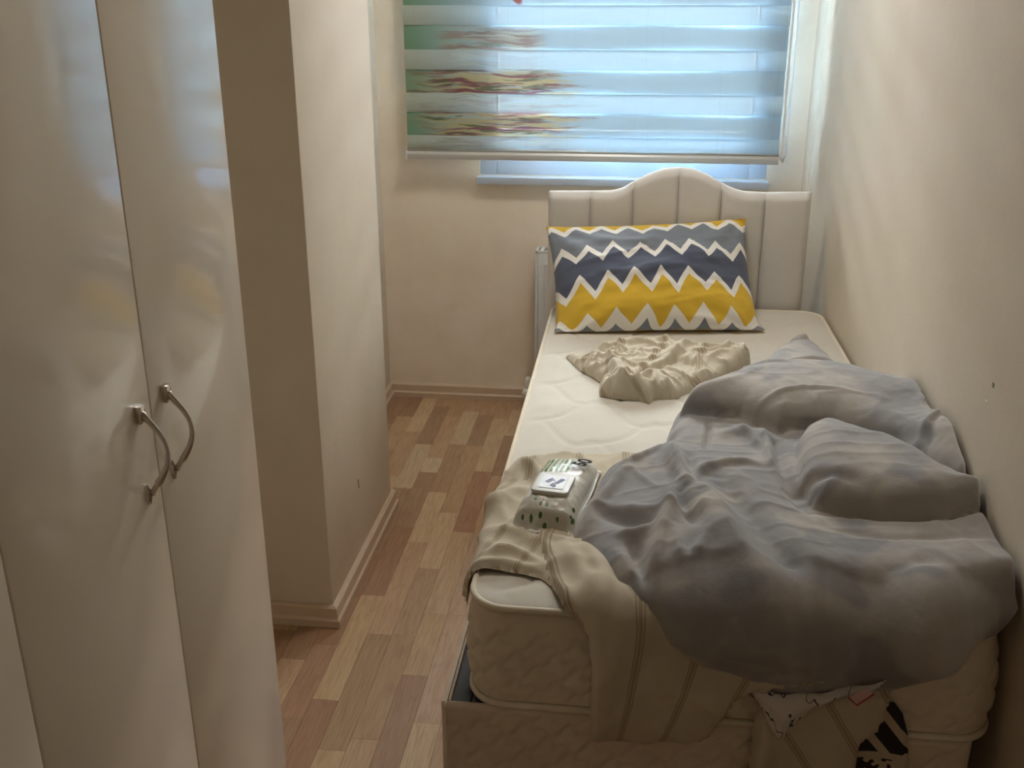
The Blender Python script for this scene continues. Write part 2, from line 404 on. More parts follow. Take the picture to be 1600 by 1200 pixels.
for i in range(len(edges)-1):
    sheer = i % 2 == 0
    band('sheer_band' if sheer else 'printed_band', edges[i]-(.004 if not sheer else 0), edges[i+1]+(.004 if not sheer else 0), .007 if sheer else .002, M['sheer' if sheer else 'band'], BY-(.004 if sheer else 0))
B().prism([(BY-.010, .993), (BY+.010, .993), (BY+.012, 1.012), (BY+.006, 1.022), (BY-.006, 1.022), (BY-.012, 1.012)], 'x', BX0-.004, BX1+.004).mk('bottom_rail', M['alu'], bl, bevel=.002)
B().tube([(BX0-.002, BY, 1.027), (BX1+.002, BY, 1.027)], .006, 10).mk('fabric_bar', M['alu'], bl, smooth=True)
for xx in (BX0-.006, BX1+.002): B().box(xx, xx+.004, BY-.013, BY+.013, .991, 1.024).mk('end_cap', M['clear_plastic'], bl, bevel=.001)
zt = edges[-1]
B().tube([(BX0-.01, BY+.02, zt+.02), (BX1+.01, BY+.02, zt+.02)], .028, 16).mk('roller_tube', M['alu'], bl, smooth=True)
B().box(BX0-.02, BX1+.02, BY-.03, YW, zt+.03, zt+.11).mk('cassette', M['pvc'], bl, bevel=.004)
ch = B(); cpts = [(.845+ .0015*math.sin(q*9), BY-.008, 1.03+q*(zt-1.0)) for q in np.linspace(0, 1, 30)]
ch.tube(cpts, .0016, 6); cp2 = [(.829-.003*math.sin(q*math.pi), BY-.014, 1.03+q*(zt-1.0)) for q in np.linspace(0, 1, 30)]; ch.tube(cp2, .0045, 6)
chain = ch.mk('pull_cord', M['clear_plastic'], bl, smooth=True)
B().tube([(.829, BY-.016, 1.09), (.825, BY-.018, 1.06), (.826, BY-.018, 1.025), (.836, BY-.016, 1.008), (.845, BY-.012, 1.03), (.843, BY-.010, 1.07), (.838, BY-.012, 1.095)], .0045, 8).mk('cord_weight', M['clear_plastic'], chain, smooth=True)

# ------------------------------------------------------------------ added fill lamp out of view, brightening the room
lmp = root('added_fill_lamp', (.18, -.55, ZC), 'added round fill lamp out of view that brightens the room', 'lamp')
B().tube([(.18, -.55, ZC-.045), (.18, -.55, ZC)], .215, 40).mk('fill_lamp_body', M['pvc'], lmp, bevel=.004)
def m_fill_lamp():
    t = NT('fill_lamp_diffuser'); e = t.n('Emission', {0: (1.0, .95, .89, 1), 1: 6.2}); t.t.links.new(e.outputs[0], t.out.inputs[0]); return t.m
V = [(.18, -.55, ZC-.085)]; F = []
for i in range(1, 6):
    for j in range(28):
        a = 2*math.pi*j/28; q = i/5; V.append((.18+.205*math.sin(q*math.pi/2)*math.cos(a), -.55+.205*math.sin(q*math.pi/2)*math.sin(a), ZC-.045-.04*math.cos(q*math.pi/2)))
for j in range(28): F.append((0, 1+(j+1) % 28, 1+j))
for i in range(4):
    for j in range(28): F.append((1+i*28+j, 1+i*28+(j+1) % 28, 1+(i+1)*28+(j+1) % 28, 1+(i+1)*28+j))
mk('diffuser', V, F, m_fill_lamp(), lmp, True)

# ------------------------------------------------------------------ radiator under the window
rx0, rx1, ry0, ry1, rz0, rz1 = -.057, .80, .375, .465, .10, .662
rad = root('radiator', ((rx0+rx1)/2, .42, 0), 'white panel radiator mostly hidden behind the headboard', 'radiator')
fp = B(); fp.box(rx0+.012, rx1-.012, ry0, ry0+.012, rz0, rz1-.008)
fp.mk('front_panel', M['white_metal'], rad, bevel=.004)
for i in range(22):
    xx = rx0+.035+i*.0365
    B().prism([(xx, ry0-.001), (xx+.010, ry0-.006), (xx+.020, ry0-.006), (xx+.030, ry0-.001)], 'z', rz0+.03, rz1-.05).mk('panel_rib', M['white_metal'], rad)
B().box(rx0+.012, rx1-.012, ry1-.012, ry1, rz0, rz1-.008).mk('rear_panel', M['white_metal'], rad, bevel=.004)
for a in (rx0, rx1-.012):
    s_ = B().box(a, a+.012, ry0, ry1, rz0+.01, rz1).mk('side_cover', M['white_metal'], rad, bevel=.003)
    B().box(a-.0015, a+.002, ry0+.02, ry1-.02, rz0+.03, rz1-.03).mk('side_recess', M['white_metal'], s_)
tp = B()
for i in range(30): tp.box(rx0+.02+i*.0272, rx0+.032+i*.0272, ry0+.012, ry1-.012, rz1-.006, rz1-.002)
tp.box(rx0, rx1, ry0, ry0+.012, rz1-.008, rz1); tp.box(rx0, rx1, ry1-.012, ry1, rz1-.008, rz1)
tp.mk('top_grille', M['white_metal'], rad)
vb = B().tube([(-.088, .44, .075), (-.088, .44, .095), (-.088, .44, .115), (-.088, .44, .128)], [.014, .015, .013, .008], 14).mk('valve', M['valve_white'], rad, smooth=True)
B().tube([(-.093, .445, .068), (-.093, .415, .066), (-.093, .405, .066)], [.017, .018, .014], 14).mk('valve_cap', M['valve_white'], vb, smooth=True)
B().tube([(-.088, .44, .11), (-.06, .44, .115), (-.045, .44, .115)], .009, 10).mk('valve_pipe', M['chrome'], vb, smooth=True)
B().tube([(-.088, .44, .07), (-.088, .45, .0)], .008, 10).mk('supply_pipe', M['white_metal'], vb, smooth=True)

# ------------------------------------------------------------------ wardrobe with four doors facing the bed
wx = -.36
wr = root('wardrobe', (-.66, -2.51, 0), 'tall glossy cream wardrobe with bow handles beside the column', 'wardrobe')
wy1, dw = -1.777, .3675
wy0 = wy1-4*dw
wz0, wz1 = .07, 2.15
cb = B()
cb.box(XL2+.005, wx-.021, wy1-.018, wy1, 0, wz1); cb.box(XL2+.005, wx-.021, wy0, wy0+.018, 0, wz1)
cb.box(XL2+.005, wx-.021, wy0+.018, wy1-.018, wz1-.018, wz1); cb.box(XL2+.005, XL2+.012, wy0+.018, wy1-.018, wz0, wz1-.018)
cb.box(XL2+.012, wx-.021, wy1-2*dw-.009, wy1-2*dw+.009, wz0, wz1-.018)
cb.mk('carcass', M['lacquer'], wr)
B().box(XL2+.03, wx-.04, wy0+.02, wy1-.02, 0, wz0-.002).mk('plinth', M['dark_edge'], wr)
def handle(door, y, zt_, zb_):
    """bow handle: flared feet, a twisted bar arching away from the door"""
    hb = B(); n = 25; pts = []; rd = []
    for i in range(n):
        t_ = i/(n-1); z = zt_-.012+(zb_+.016-zt_+.012)*t_
        out = .006+.031*math.sin(math.pi*t_)**1.15
        pts.append((wx+out, y+.004*math.sin(2*math.pi*t_), z)); rd.append(.0062-.0028*math.sin(math.pi*min(1, t_*1.15)) if t_ < .87 else .0042)
    hb.tube(pts, rd, 10, up=(1, 0, 0), flat=.8)
    h = hb.mk('handle', M['chrome'], door, smooth=True)
    top = B(); pr = [(-.0075, zt_), (.0075, zt_), (.0068, zt_-.012), (.004, zt_-.027), (-.004, zt_-.027), (-.0068, zt_-.012)]
    v = [(wx, y+a, q) for a, q in pr]+[(wx+(.010 if q > zt_-.02 else .006), y+a*.85, q-.001) for a, q in pr]
    top.add(v, [tuple(range(6))[::-1], tuple(range(6, 12))]+[(i, (i+1) % 6, 6+(i+1) % 6, 6+i) for i in range(6)])
    top.mk('foot', M['chrome'], h, bevel=.001)
    bt = B(); pr = [(0, zb_), (.0065, zb_+.010), (.0062, zb_+.019), (.0022, zb_+.031), (-.0022, zb_+.031), (-.0062, zb_+.019), (-.0065, zb_+.010)]
    v = [(wx, y+a, q) for a, q in pr]+[(wx+.003, y+a*.9, q) for a, q in pr]+[(wx+.007, y, zb_+.016)]
    bt.add(v, [tuple(range(7))[::-1]]+[(i, (i+1) % 7, 7+(i+1) % 7, 7+i) for i in range(7)]+[(7+i, 7+(i+1) % 7, 14) for i in range(7)])
    bt.mk('foot', M['chrome'], h)
for i in range(4):
    b1 = wy1-i*dw-.0016; b0 = wy1-(i+1)*dw+.0016
    dr = B().box(wx-.018, wx, b0, b1, wz0, wz1-.004).mk('door', M['lacquer'], wr, bevel=.0022)
    hy = b0+.0395 if i % 2 == 0 else b1-.0395
    handle(dr, hy, 1.031, .880)

# ------------------------------------------------------------------ bed base
bx0, bx1, byf, byb, bz = .0027, .9027, -1.953, -.005, .389
bed = root('divan_bed', (.4527, -.98, 0), 'beige quilted storage divan with black inner frame under the mattress', 'bed')
def quilt(s, z, P=.078, Q=.060, w=.0055):
    """depth of the wavy diamond seams at (s along, z up): 0 on the pads, 1 on a seam"""
    wv = .09*np.sin(4*np.pi*s/P)
    a = s/P+z/Q+wv; c = s/P-z/Q-wv
    da = np.abs(a-np.round(a))*P*.6; dc = np.abs(c-np.round(c))*P*.6
    dmin = np.minimum(da, dc)
    return np.exp(-(dmin/w)**2)
def quilt_panel(name, p0, du, L, z0, z1, nrm, mat, parent, depth=.006):
    nu, nv = int(L/.005)+1, int((z1-z0)/.005)+1
    s, z = np.meshgrid(np.linspace(0, L, nu), np.linspace(z0, z1, nv), indexing='ij')
    e = np.minimum(np.minimum(s, L-s), np.minimum(z-z0, z1-z)); fall = np.clip(e/.012, 0, 1)
    top = np.sqrt(np.clip(1-(1-fall)**2, 0, 1))
    out = .010*top-depth*quilt(s, z)*np.clip(e/.03, 0, 1)
    V = np.stack([p0[0]+du[0]*s+nrm[0]*out, p0[1]+du[1]*s+nrm[1]*out, z], -1).reshape(-1, 3)
    return mk(name, V, grid_faces(nu, nv), mat, parent, True)
th = .020
quilt_panel('front_cover', (bx0, byf+.010), (1, 0), bx1-bx0, .02, bz, (0, -1), M['base'], bed)
quilt_panel('side_cover', (bx0+.010, byb), (0, -1), byb-byf, .02, bz, (-1, 0), M['base'], bed)
B().box(bx0+.010, bx1-.008, byf+.010, byf+.016, .02, bz-.001).mk('front_panel', M['base'], bed, bevel=.004)
B().box(bx0+.010, bx0+.016, byf+.016, byb, .02, bz-.001).mk('side_panel', M['base'], bed, bevel=.004)
B().box(bx1-th, bx1-.001, byf+th+.008, byb, .02, bz-.001).mk('side_panel', M['base'], bed, bevel=.004)
B().box(bx0+th+.008, bx1-th, byb-th, byb, .02, bz-.001).mk('rear_panel', M['base'], bed, bevel=.004)
ix0, ix1, iy0, iy1 = bx0+.0165, bx1-th-.001, byf+.0165, byb-th-.001
for q in ((ix0, ix0+.034, iy0, iy1), (ix1-.026, ix1, iy0, iy1)): B().box(*q, bz-.034, bz-.006).mk('frame_rail', M['charcoal'], bed, bevel=.002)
for q in ((iy0, iy0+.034), (iy1-.026, iy1)): B().box(ix0+.035, ix1-.027, q[0], q[1], bz-.034, bz-.006).mk('frame_rail', M['charcoal'], bed, bevel=.002)
for i in range(9):
    yy = iy0+.10+i*.205; B().box(ix0+.027, ix1-.027, yy, yy+.05, bz-.030, bz-.014).mk('cross_bar', M['black'], bed)
B().box(ix0, ix1, iy0, iy1, .05, .06).mk('bottom_board', M['black'], bed)
for xx in (ix0+.05, ix1-.09):
    for yy in (iy0+.05, iy1-.09): B().box(xx, xx+.04, yy, yy+.04, 0, .05).mk('foot', M['black'], bed)

# ------------------------------------------------------------------ mattress
MX0, MX1, MYF, MYB, MZ0, MZ1 = .045, .943, -1.920, -.024, .390, .574
mat_ = root('mattress', (.494, -.96, MZ0), 'cream quilted mattress with piped edges on the bed base', 'mattress')
def rrect(x0, x1, y0, y1, r, n=10):
    P = []
    for (cx, cy, a0) in ((x1-r, y1-r, 0), (x0+r, y1-r, 90), (x0+r, y0+r, 180), (x1-r, y0+r, 270)):
        for k in range(n+1):
            a = math.radians(a0+90*k/n); P.append((cx+r*math.cos(a), cy+r*math.sin(a)))
    return P
def densify(P, step):
    out = []; n = len(P)
    for i in range(n):
        a = np.array(P[i]); c = np.array(P[(i+1) % n]); L = np.linalg.norm(c-a); k = max(1, int(round(L/step)))
        for j in range(k): out.append(a+(c-a)*j/k)
    return np.array(out)
RC = .07
loop = densify(rrect(MX0, MX1, MYF, MYB, RC, 12), .005); nl = len(loop)
seg = np.linalg.norm(np.roll(loop, -1, 0)-loop, axis=1); arc = np.concatenate([[0], np.cumsum(seg)[:-1]])
tan = np.roll(loop, -1, 0)-np.roll(loop, 1, 0); tan /= np.linalg.norm(tan, axis=1)[:, None]; nrm = np.stack([tan[:, 1], -tan[:, 0]], 1)
zz = np.linspace(0, 1, 37)
Sg, Zg = np.meshgrid(arc, zz, indexing='ij')
out = -.010+.018*np.sin(np.pi*np.clip(Zg, 0, 1))**.55-.0055*quilt(Sg, Zg*.19, .070, .056, .005)*np.clip(np.minimum(Zg, .86-Zg)/.10, 0, 1)
out -= .0025*np.exp(-((Zg-.87)/.02)**2)
z_ = MZ0+.006+(MZ1-MZ0-.012)*Zg
def slump(y, t_): return y-.030*(1-t_)*np.clip((-y-1.6)/.3, 0, 1)      # the foot end bulges forward at the bottom
yy_ = loop[:, 1][:, None]+nrm[:, 1][:, None]*out
V = np.stack([loop[:, 0][:, None]+nrm[:, 0][:, None]*out, slump(yy_, Zg), z_], -1).reshape(-1, 3)
F = grid_faces(nl, 37); wrap = np.array([[(nl-1)*37+j, j, j+1, (nl-1)*37+j+1] for j in range(36)])
mk('border', V, np.vstack([F, wrap]), M['mattress'], mat_, True)
for zz_, nm in ((MZ1-.004, 'piping'), (MZ0+.004, 'piping')):
    rr_ = .0062
    B().tube([(x-n_[0]*.004, float(slump(y-n_[1]*.004, (zz_-MZ0)/(MZ1-MZ0))), zz_) for (x, y), n_ in list(zip(loop, nrm))[::2]], rr_, 8, closed=True).mk(nm, M['piping'], mat_, smooth=True)
# top panel with shallow scrolling quilt lines
def sd_poly(P, Q):
    """signed distance (positive inside) from points Q (n,2) to polygon P (m,2)"""
    P = np.asarray(P, float); d = np.full(len(Q), 1e9); ins = np.zeros(len(Q), bool); m = len(P)
    for i in range(m):
        a = P[i]; c = P[(i+1) % m]; e = c-a; w = Q-a
        t_ = np.clip((w@e)/max(e@e, 1e-12), 0, 1); dd = w-t_[:, None]*e; d = np.minimum(d, (dd**2).sum(1))
        cond = ((a[1] <= Q[:, 1]) & (c[1] > Q[:, 1])) | ((c[1] <= Q[:, 1]) & (a[1] > Q[:, 1]))
        with np.errstate(divide='ignore', invalid='ignore'): xx = a[0]+(Q[:, 1]-a[1])*e[0]/(e[1] if e[1] else 1e-12)
        ins ^= cond & (Q[:, 0] < xx)
    d = np.sqrt(d); return np.where(ins, d, -d)
gx, gy = np.meshgrid(np.arange(MX0-.004, MX1+.005, .008), np.arange(MYF-.004, MYB+.005, .008), indexing='ij')
Q = np.stack([gx.ravel(), gy.ravel()], 1)
inner = rrect(MX0+.006, MX1-.006, MYF+.006, MYB-.006, RC-.006, 12)
sd = sd_poly(inner, Q)
def snap(Q, sd, poly, lim):
    e = 1e-4
    g = np.stack([sd_poly(poly, Q+[e, 0])-sd_poly(poly, Q-[e, 0]), sd_poly(poly, Q+[0, e])-sd_poly(poly, Q-[0, e])], 1)/(2*e)
    mv = (sd < 0) & (sd > -lim); Q2 = Q.copy(); Q2[mv] = Q[mv]-g[mv]*sd[mv][:, None]; return Q2
Q2 = snap(Q, sd, inner, .0115)
def toplines(x, y):
    f = np.zeros_like(x)
    for (ax, ay, ph) in ((.30, .26, 0), (.30, .26, .5)):
        c = y/ay+ph+.28*np.sin(2*np.pi*x/ax+ph*2*np.pi)+.07*np.sin(4*np.pi*x/ax+1)
        d_ = np.abs(c-np.round(c))*ay*.7; f = np.maximum(f, np.exp(-(d_/.007)**2))
    return f
hz = MZ1-.004+.010*np.clip(sd/.06, 0, 1)**.6-.0035*toplines(Q2[:, 0], Q2[:, 1])*np.clip(sd/.05, 0, 1)+.0018*fbm(Q2[:, 0]*5, Q2[:, 1]*9, 2, 3)*np.clip(sd/.05, 0, 1)
V = np.column_stack([Q2, hz]); F = grid_faces(*gx.shape, keep=sd > -.0115)
V, F = compact(V, F); mk('top_panel', V, F, M['mattress_top'], mat_, True)
TOPZ = MZ1+.006

# ------------------------------------------------------------------ headboard
hx = [.020, .163, .304, .453, .594, .736, .886]
top_pts = [(.020, .948), (.163, .951), (.235, .953), (.273, .965), (.304, .986), (.355, 1.013), (.406, 1.031), (.453, 1.0345), (.501, 1.031), (.548, 1.012), (.594, .986), (.627, .970), (.667, .959), (.736, .957), (.886, .962)]
tx = [a for a, _ in top_pts]; tz = [c for _, c in top_pts]
hbd = root('headboard', (.453, .035, .0), 'arched light grey upholstered headboard with vertical channels', 'headboard')
def topz(x): return np.interp(x, tx, tz)
for i in range(6):
    x0, x1 = hx[i], hx[i+1]; nx, nz = 18, 60
    a, t_ = np.meshgrid(np.linspace(0, 1, nx), np.linspace(0, 1, nz), indexing='ij')
    x = x0+(x1-x0)*a; zt_ = topz(x); z = .25+(zt_-.25)*t_
    ex = np.minimum(a, 1-a)*(x1-x0); ez = zt_-z
    outer = np.where(i == 0, a*(x1-x0), 1e9); outer = np.minimum(outer, (1-a)*(x1-x0) if i == 5 else 1e9)
    px = np.sqrt(np.clip(1-(1-np.clip(ex/.010, 0, 1))**2, 0, 1)); pz = np.sqrt(np.clip(1-(1-np.clip(ez/.022, 0, 1))**2, 0, 1))
    po_ = np.sqrt(np.clip(1-(1-np.clip(outer/.022, 0, 1))**2, 0, 1))
    y = .020-.014*px*np.ones_like(x)-.006*np.sin(np.pi*a)
    y = np.where(outer < 1, y, y); y = .034+(y-.034)*pz*po_ if i in (0, 5) else .034+(y-.034)*pz
    y += .0015*fbm(x*9, z*5, 2, i)
    V = np.stack([x, y, z], -1).reshape(-1, 3)
    mk('panel', V, grid_faces(nx, nz, flip=False), M['headboard'], hbd, True)
n = 60; xs = np.linspace(.0195, .8865, n); V = []
pv = [(x, .030) for x in xs]
fr = [(x, float(topz(x))) for x in xs]; prof = [(xs[0], .25)]+fr+[(xs[-1], .25)]
B().prism([(a, c-.0015) for a, c in prof], 'y', .030, .066).mk('back_board', M['headboard'], hbd, bevel=.006)
for xx in (.12, .74): B().box(xx, xx+.05, .032, .060, 0, .26).mk('leg', M['black'], hbd)

# ------------------------------------------------------------------ pillow leaning on the headboard
def m_pillow():
    t = NT('zigzag_pillowcase'); uv = t.n('SeparateXYZ', {0: t.uv()}); u, v = uv.outputs[0], uv.outputs[1]
    P = t.obj()
    wob = t.math('MULTIPLY', t.math('SUBTRACT', t.noise(P, 9, 1, .5), .5), .05)
    tri = lambda ph, n_=7.6: t.math('PINGPONG', t.math('MULTIPLY', t.math('ADD', u, ph), n_), .5)
    def zig(v0, amp, ph, n_=7.6): return t.math('ADD', t.math('SUBTRACT', v, v0), t.math('SUBTRACT', wob, t.math('MULTIPLY', tri(ph, n_), amp*2)))
    yel = (.66, .43, .035, 1); slate = (.085, .10, .15, 1); grey = (.19, .215, .255, 1); white = (.80, .78, .74, 1)
    L = [(.04, .125, .03), (.325, .125, .065), (.61, .115, .02), (.87, .08, .06)]
    cols = [grey, yel, slate, grey, yel]
    c = yel
    c = t.mix(t.math('GREATER_THAN', v, .035), yel, cols[0])
    wd = [.046, .030, .030, .026]
    for (v0, am, ph), col, w_ in zip(L, cols[1:], wd):
        d_ = zig(v0, am, ph)
        c = t.mix(t.math('GREATER_THAN', d_, -w_), c, white)
        c = t.mix(t.math('GREATER_THAN', d_, w_), c, col)
    wv = t.noise(P, 700, 1, .5); wr = t.noise(P, 22, 3, .6)
    t.bsdf(c, .9, t.math('ADD', t.math('MULTIPLY', wv, .2), wr), .18, .004, Sheen_Weight=.1); return t.m
PW, PH = .66, .46
nu, nv = 90, 64
a, c_ = np.meshgrid(np.linspace(-1, 1, nu), np.linspace(-1, 1, nv), indexing='ij')
def pillow_half(sgn):
    ea = np.clip(1-np.abs(a)**2.6, 0, 1)**.62; eb = np.clip(1-np.abs(c_)**2.4, 0, 1)**.62
    th_ = ea*eb
    # sides drawn in between the corners
    x = a*PW/2*(1-.055*(1-np.abs(c_)**2)); y = c_*PH/2*(1-.07*(1-np.abs(a)**2))
    wr = .011*fbm(a*2.2+5, c_*3.5, 3, 7+sgn)*th_ + .005*np.sin(7*(a+.5*c_))*np.exp(-((a-.8)/.3)**2)*th_
    z = sgn*(.118*(1-.30*c_) if sgn > 0 else .060)*th_ + wr*sgn
    z += sgn*.007*np.clip(1-np.abs(vnoise(a*1.3+c_*1.1, c_*4-a*1.2, 71, 5))*2.5, 0, 1)**2*th_
    # corner tension creases
    for (sx, sy) in ((1, 1), (1, -1), (-1, 1), (-1, -1)):
        rr = np.hypot(a-sx, c_-sy); an = np.arctan2(c_-sy, a-sx); z += sgn*.006*np.cos(an*11)*np.exp(-((rr-.45)/.28)**2)*th_**.5
    return np.stack([x, y, z], -1).reshape(-1, 3)
Vf, Vb = pillow_half(1), pillow_half(-1)
uvf = np.stack([(a+1)/2+.012*fbm(a*2, c_*1.5, 2, 31)+.02*c_*a, (c_+1)/2+.028*fbm(a*2.5, c_*1.2, 2, 41)], -1).reshape(-1, 2)
V = np.vstack([Vf, Vb]); F = np.vstack([grid_faces(nu, nv), grid_faces(nu, nv, flip=True)+nu*nv])
UVs = np.vstack([uvf, uvf])
# local x along the bed's width, local y up the slope, local z out of the front face
tilt = math.radians(47); yaw = math.radians(-5.5); rollp = math.radians(3.2)
ex = np.array([math.cos(yaw), -math.sin(yaw), 0]); fy_ = np.array([math.sin(yaw), math.cos(yaw), 0])
ey = math.cos(tilt)*fy_+math.sin(tilt)*np.array([0, 0, 1]); ez = np.cross(ex, ey)
ex2 = math.cos(rollp)*ex+math.sin(rollp)*ey; ey2 = -math.sin(rollp)*ex+math.cos(rollp)*ey
Pc = np.array([.376, -.190, .698])
Vw = Pc+V[:, :1]*ex2+V[:, 1:2]*ey2+V[:, 2:]*ez
# the lower edge rests on the mattress, the upper part against the headboard
floorz = TOPZ+.003
low = Vw[:, 2] < floorz+.035
Vw[:, 2] = np.where(low, floorz+.035*np.exp(np.clip((Vw[:, 2]-floorz-.035)/.035, -6, 0)), Vw[:, 2])
lim_ = np.where(np.arange(len(Vw)) < len(Vf), -.018, -.010); Vw[:, 1] = np.minimum(Vw[:, 1], lim_)
pil = root('pillow', (.376, -.2, TOPZ), 'pillow in yellow, grey and white zigzag cover leaning on the headboard', 'pillow')
bm_ = mk('pillowcase', Vw, F, m_pillow(), pil, True, UVs)
bmx = bmesh.new(); bmx.from_mesh(bm_.data); bmesh.ops.remove_doubles(bmx, verts=bmx.verts, dist=.0004); bmesh.ops.recalc_face_normals(bmx, faces=bmx.faces); bmx.to_mesh(bm_.data); bmx.free()

# ------------------------------------------------------------------ draped cloth machinery
# cloth lives in (u, v): u across the bed, v from the headboard towards the viewer; past the
# front edge (or the left edge) the sheet bends down over the mattress; h is the height off it
LF, LX, CR = -MYF+.004, MX0-.004, .022
def bend(s, edge, r):
    """distance s past the start of the bend -> (advance, drop, normal angle)"""
    q = r*math.pi/2
    th_ = np.clip(s/r, 0, math.pi/2)
    adv = np.where(s < 0, s, r*np.sin(th_)); drop = np.where(s < 0, 0, r*(1-np.cos(th_))+np.clip(s-q, 0, None))
    return adv, drop, th_
def drape(u, v, h, front=True, left=False):
    u = np.asarray(u, float); v = np.asarray(v, float); h = np.asarray(h, float)
    av, dv, tv = bend(v-(LF-CR), LF, CR) if front else (v-(LF-CR), 0*v, 0*v)
    if left:
        au, du, tu = bend((LX+CR)-u, LX, CR)
    else: au, du, tu = (LX+CR)-u, 0*u, 0*u
    x = (LX+CR)-au; y = -((LF-CR)+av); z = TOPZ-dv-du
    nx = -np.sin(tu); ny = -np.sin(tv); nz = np.cos(tv)*np.cos(tu)
    L = np.sqrt(nx*nx+ny*ny+nz*nz)+1e-9
    return np.stack([x+h*nx/L, y+h*ny/L, z+h*nz/L], -1)
def U(px, py, h):
    """(u, v) of the point at height h over the mattress that is seen at this place of the photograph"""
    d = _f+_r*(px-800)/FPX+_u*(600-py)/FPX
    t_ = (TOPZ+h-CAM[2])/d[2]; p = CAM+t_*d
    if p[1] > -(LF-CR): return p[0], -p[1]
    y_ = -(LF+h); t_ = (y_-CAM[1])/d[1]; p2 = CAM+t_*d
    if p2[2] < TOPZ-CR: return p2[0], LF-CR+CR*math.pi/2+(TOPZ-CR-p2[2])
    # on the rounded edge
    best = None
    for th_ in np.linspace(0, math.pi/2, 60):
        y_ = -(LF-CR)-(CR+h)*math.sin(th_); z = TOPZ-CR+(CR+h)*math.cos(th_)
        t_ = (y_-CAM[1])/d[1]; p = CAM+t_*d; e = abs(p[2]-z)
        if best is None or e < best[0]: best = (e, p[0], LF-CR+CR*th_)
    return best[1], best[2]
def Us(pts, h=.02): return np.array([U(p[0], p[1], p[2] if len(p) > 2 else h) for p in pts])
def smooth_line(P, n=8, closed=False):
    P = np.asarray(P, float); m = len(P); out = []
    rng = range(m) if closed else range(m-1)
    for i in rng:
        p0 = P[(i-1) % m] if closed or i > 0 else 2*P[0]-P[1]; p1 = P[i]; p2 = P[(i+1) % m]
        p3 = P[(i+2) % m] if closed or i < m-2 else 2*P[-1]-P[-2]
        for k in range(n):
            t_ = k/n
            out.append(.5*((2*p1)+(-p0+p2)*t_+(2*p0-5*p1+4*p2-p3)*t_**2+(-p0+3*p1-3*p2+p3)*t_**3))
    if not closed: out.append(P[-1])
    return np.array(out)
def line_dist(P, Q):
    """distance, signed side, position along (0..1) from points Q to polyline P"""
    d = np.full(len(Q), 1e9); side = np.zeros(len(Q)); pos = np.zeros(len(Q))
    segs = np.linalg.norm(np.diff(P, axis=0), axis=1); cum = np.concatenate([[0], np.cumsum(segs)]); T = cum[-1]
    for i in range(len(P)-1):
        a = P[i]; e = P[i+1]-a; w = Q-a; t_ = np.clip((w@e)/max(e@e, 1e-12), 0, 1); r_ = w-t_[:, None]*e; dd = (r_**2).sum(1)
        m = dd < d; d[m] = dd[m]; side[m] = np.sign(e[0]*w[m, 1]-e[1]*w[m, 0]); pos[m] = (cum[i]+t_[m]*segs[i])/T
    return np.sqrt(d), side, pos
def ridge(Q, pts, amp, w1, w2=None, h=.05, taper=True):
    """fold along a line: amp high, w1 wide on its right side, w2 on its left"""
    P = smooth_line(Us(pts, h)) if len(pts) > 2 else Us(pts, h)
    d, s, p = line_dist(P, Q); w = np.where(s > 0, w1, w2 if w2 else w1)
    tp = np.sin(np.pi*np.clip(p, .02, .98))**.5 if taper else 1.0
    return amp*np.exp(-(d/w)**2)*tp
def step(Q, pts, amp, w, h=.05, reach=.12):
    """overlap edge along a line: the cloth stands amp higher on the line's left and fades back over reach"""
    P = smooth_line(Us(pts, h)); d, s, p = line_dist(P, Q); tp = np.sin(np.pi*np.clip(p, .02, .98))**.5
    sd_ = d*-s
    up = np.where(sd_ > 0, 1-np.exp(-(sd_/w)**2), 0)*np.exp(-(np.clip(sd_, 0, None)/reach)**2)
    return amp*up*tp
def tps(ctrl, Q, lam=1e-4):
    X = np.array([c[:2] for c in ctrl]); z = np.array([c[2] for c in ctrl]); n = len(X)
    K = lambda r: np.where(r > 1e-9, r*r*np.log(np.maximum(r, 1e-9)), 0)
    D = np.linalg.norm(X[:, None]-X[None], axis=2); A = np.zeros((n+3, n+3)); A[:n, :n] = K(D)+lam*np.eye(n)
    A[:n, n] = 1; A[:n, n+1:] = X; A[n, :n] = 1; A[n+1:, :n] = X.T
    w = np.linalg.solve(A, np.concatenate([z, [0, 0, 0]]))
    out = np.zeros(len(Q))
    for i in range(n): out += w[i]*K(np.linalg.norm(Q-X[i], axis=1))
    return out+w[n]+Q@w[n+1:]
def cloth_grid(poly, stp):
    lo = poly.min(0)-2*stp; hi = poly.max(0)+2*stp
    gu, gv = np.meshgrid(np.arange(lo[0], hi[0], stp), np.arange(lo[1], hi[1], stp), indexing='ij')
    Q = np.stack([gu.ravel(), gv.ravel()], 1); sd_ = sd_poly(poly, Q); lim = 1.45*stp
    return gu.shape, snap(Q, sd_, poly, lim), np.maximum(sd_, 0), sd_ > -lim
def finish(name, Vw, shape, keep, mat, parent, uv, fsel=None):
    F = grid_faces(*shape, keep=keep)
    if fsel is not None: F = F[fsel(F)]
    Vw, F, uv = compact(Vw, F, uv)
    o = mk(name, Vw, F, mat, parent, True, uv)
    bm = bmesh.new(); bm.from_mesh(o.data); bmesh.ops.recalc_face_normals(bm, faces=bm.faces); bm.to_mesh(o.data); bm.free()
    return o

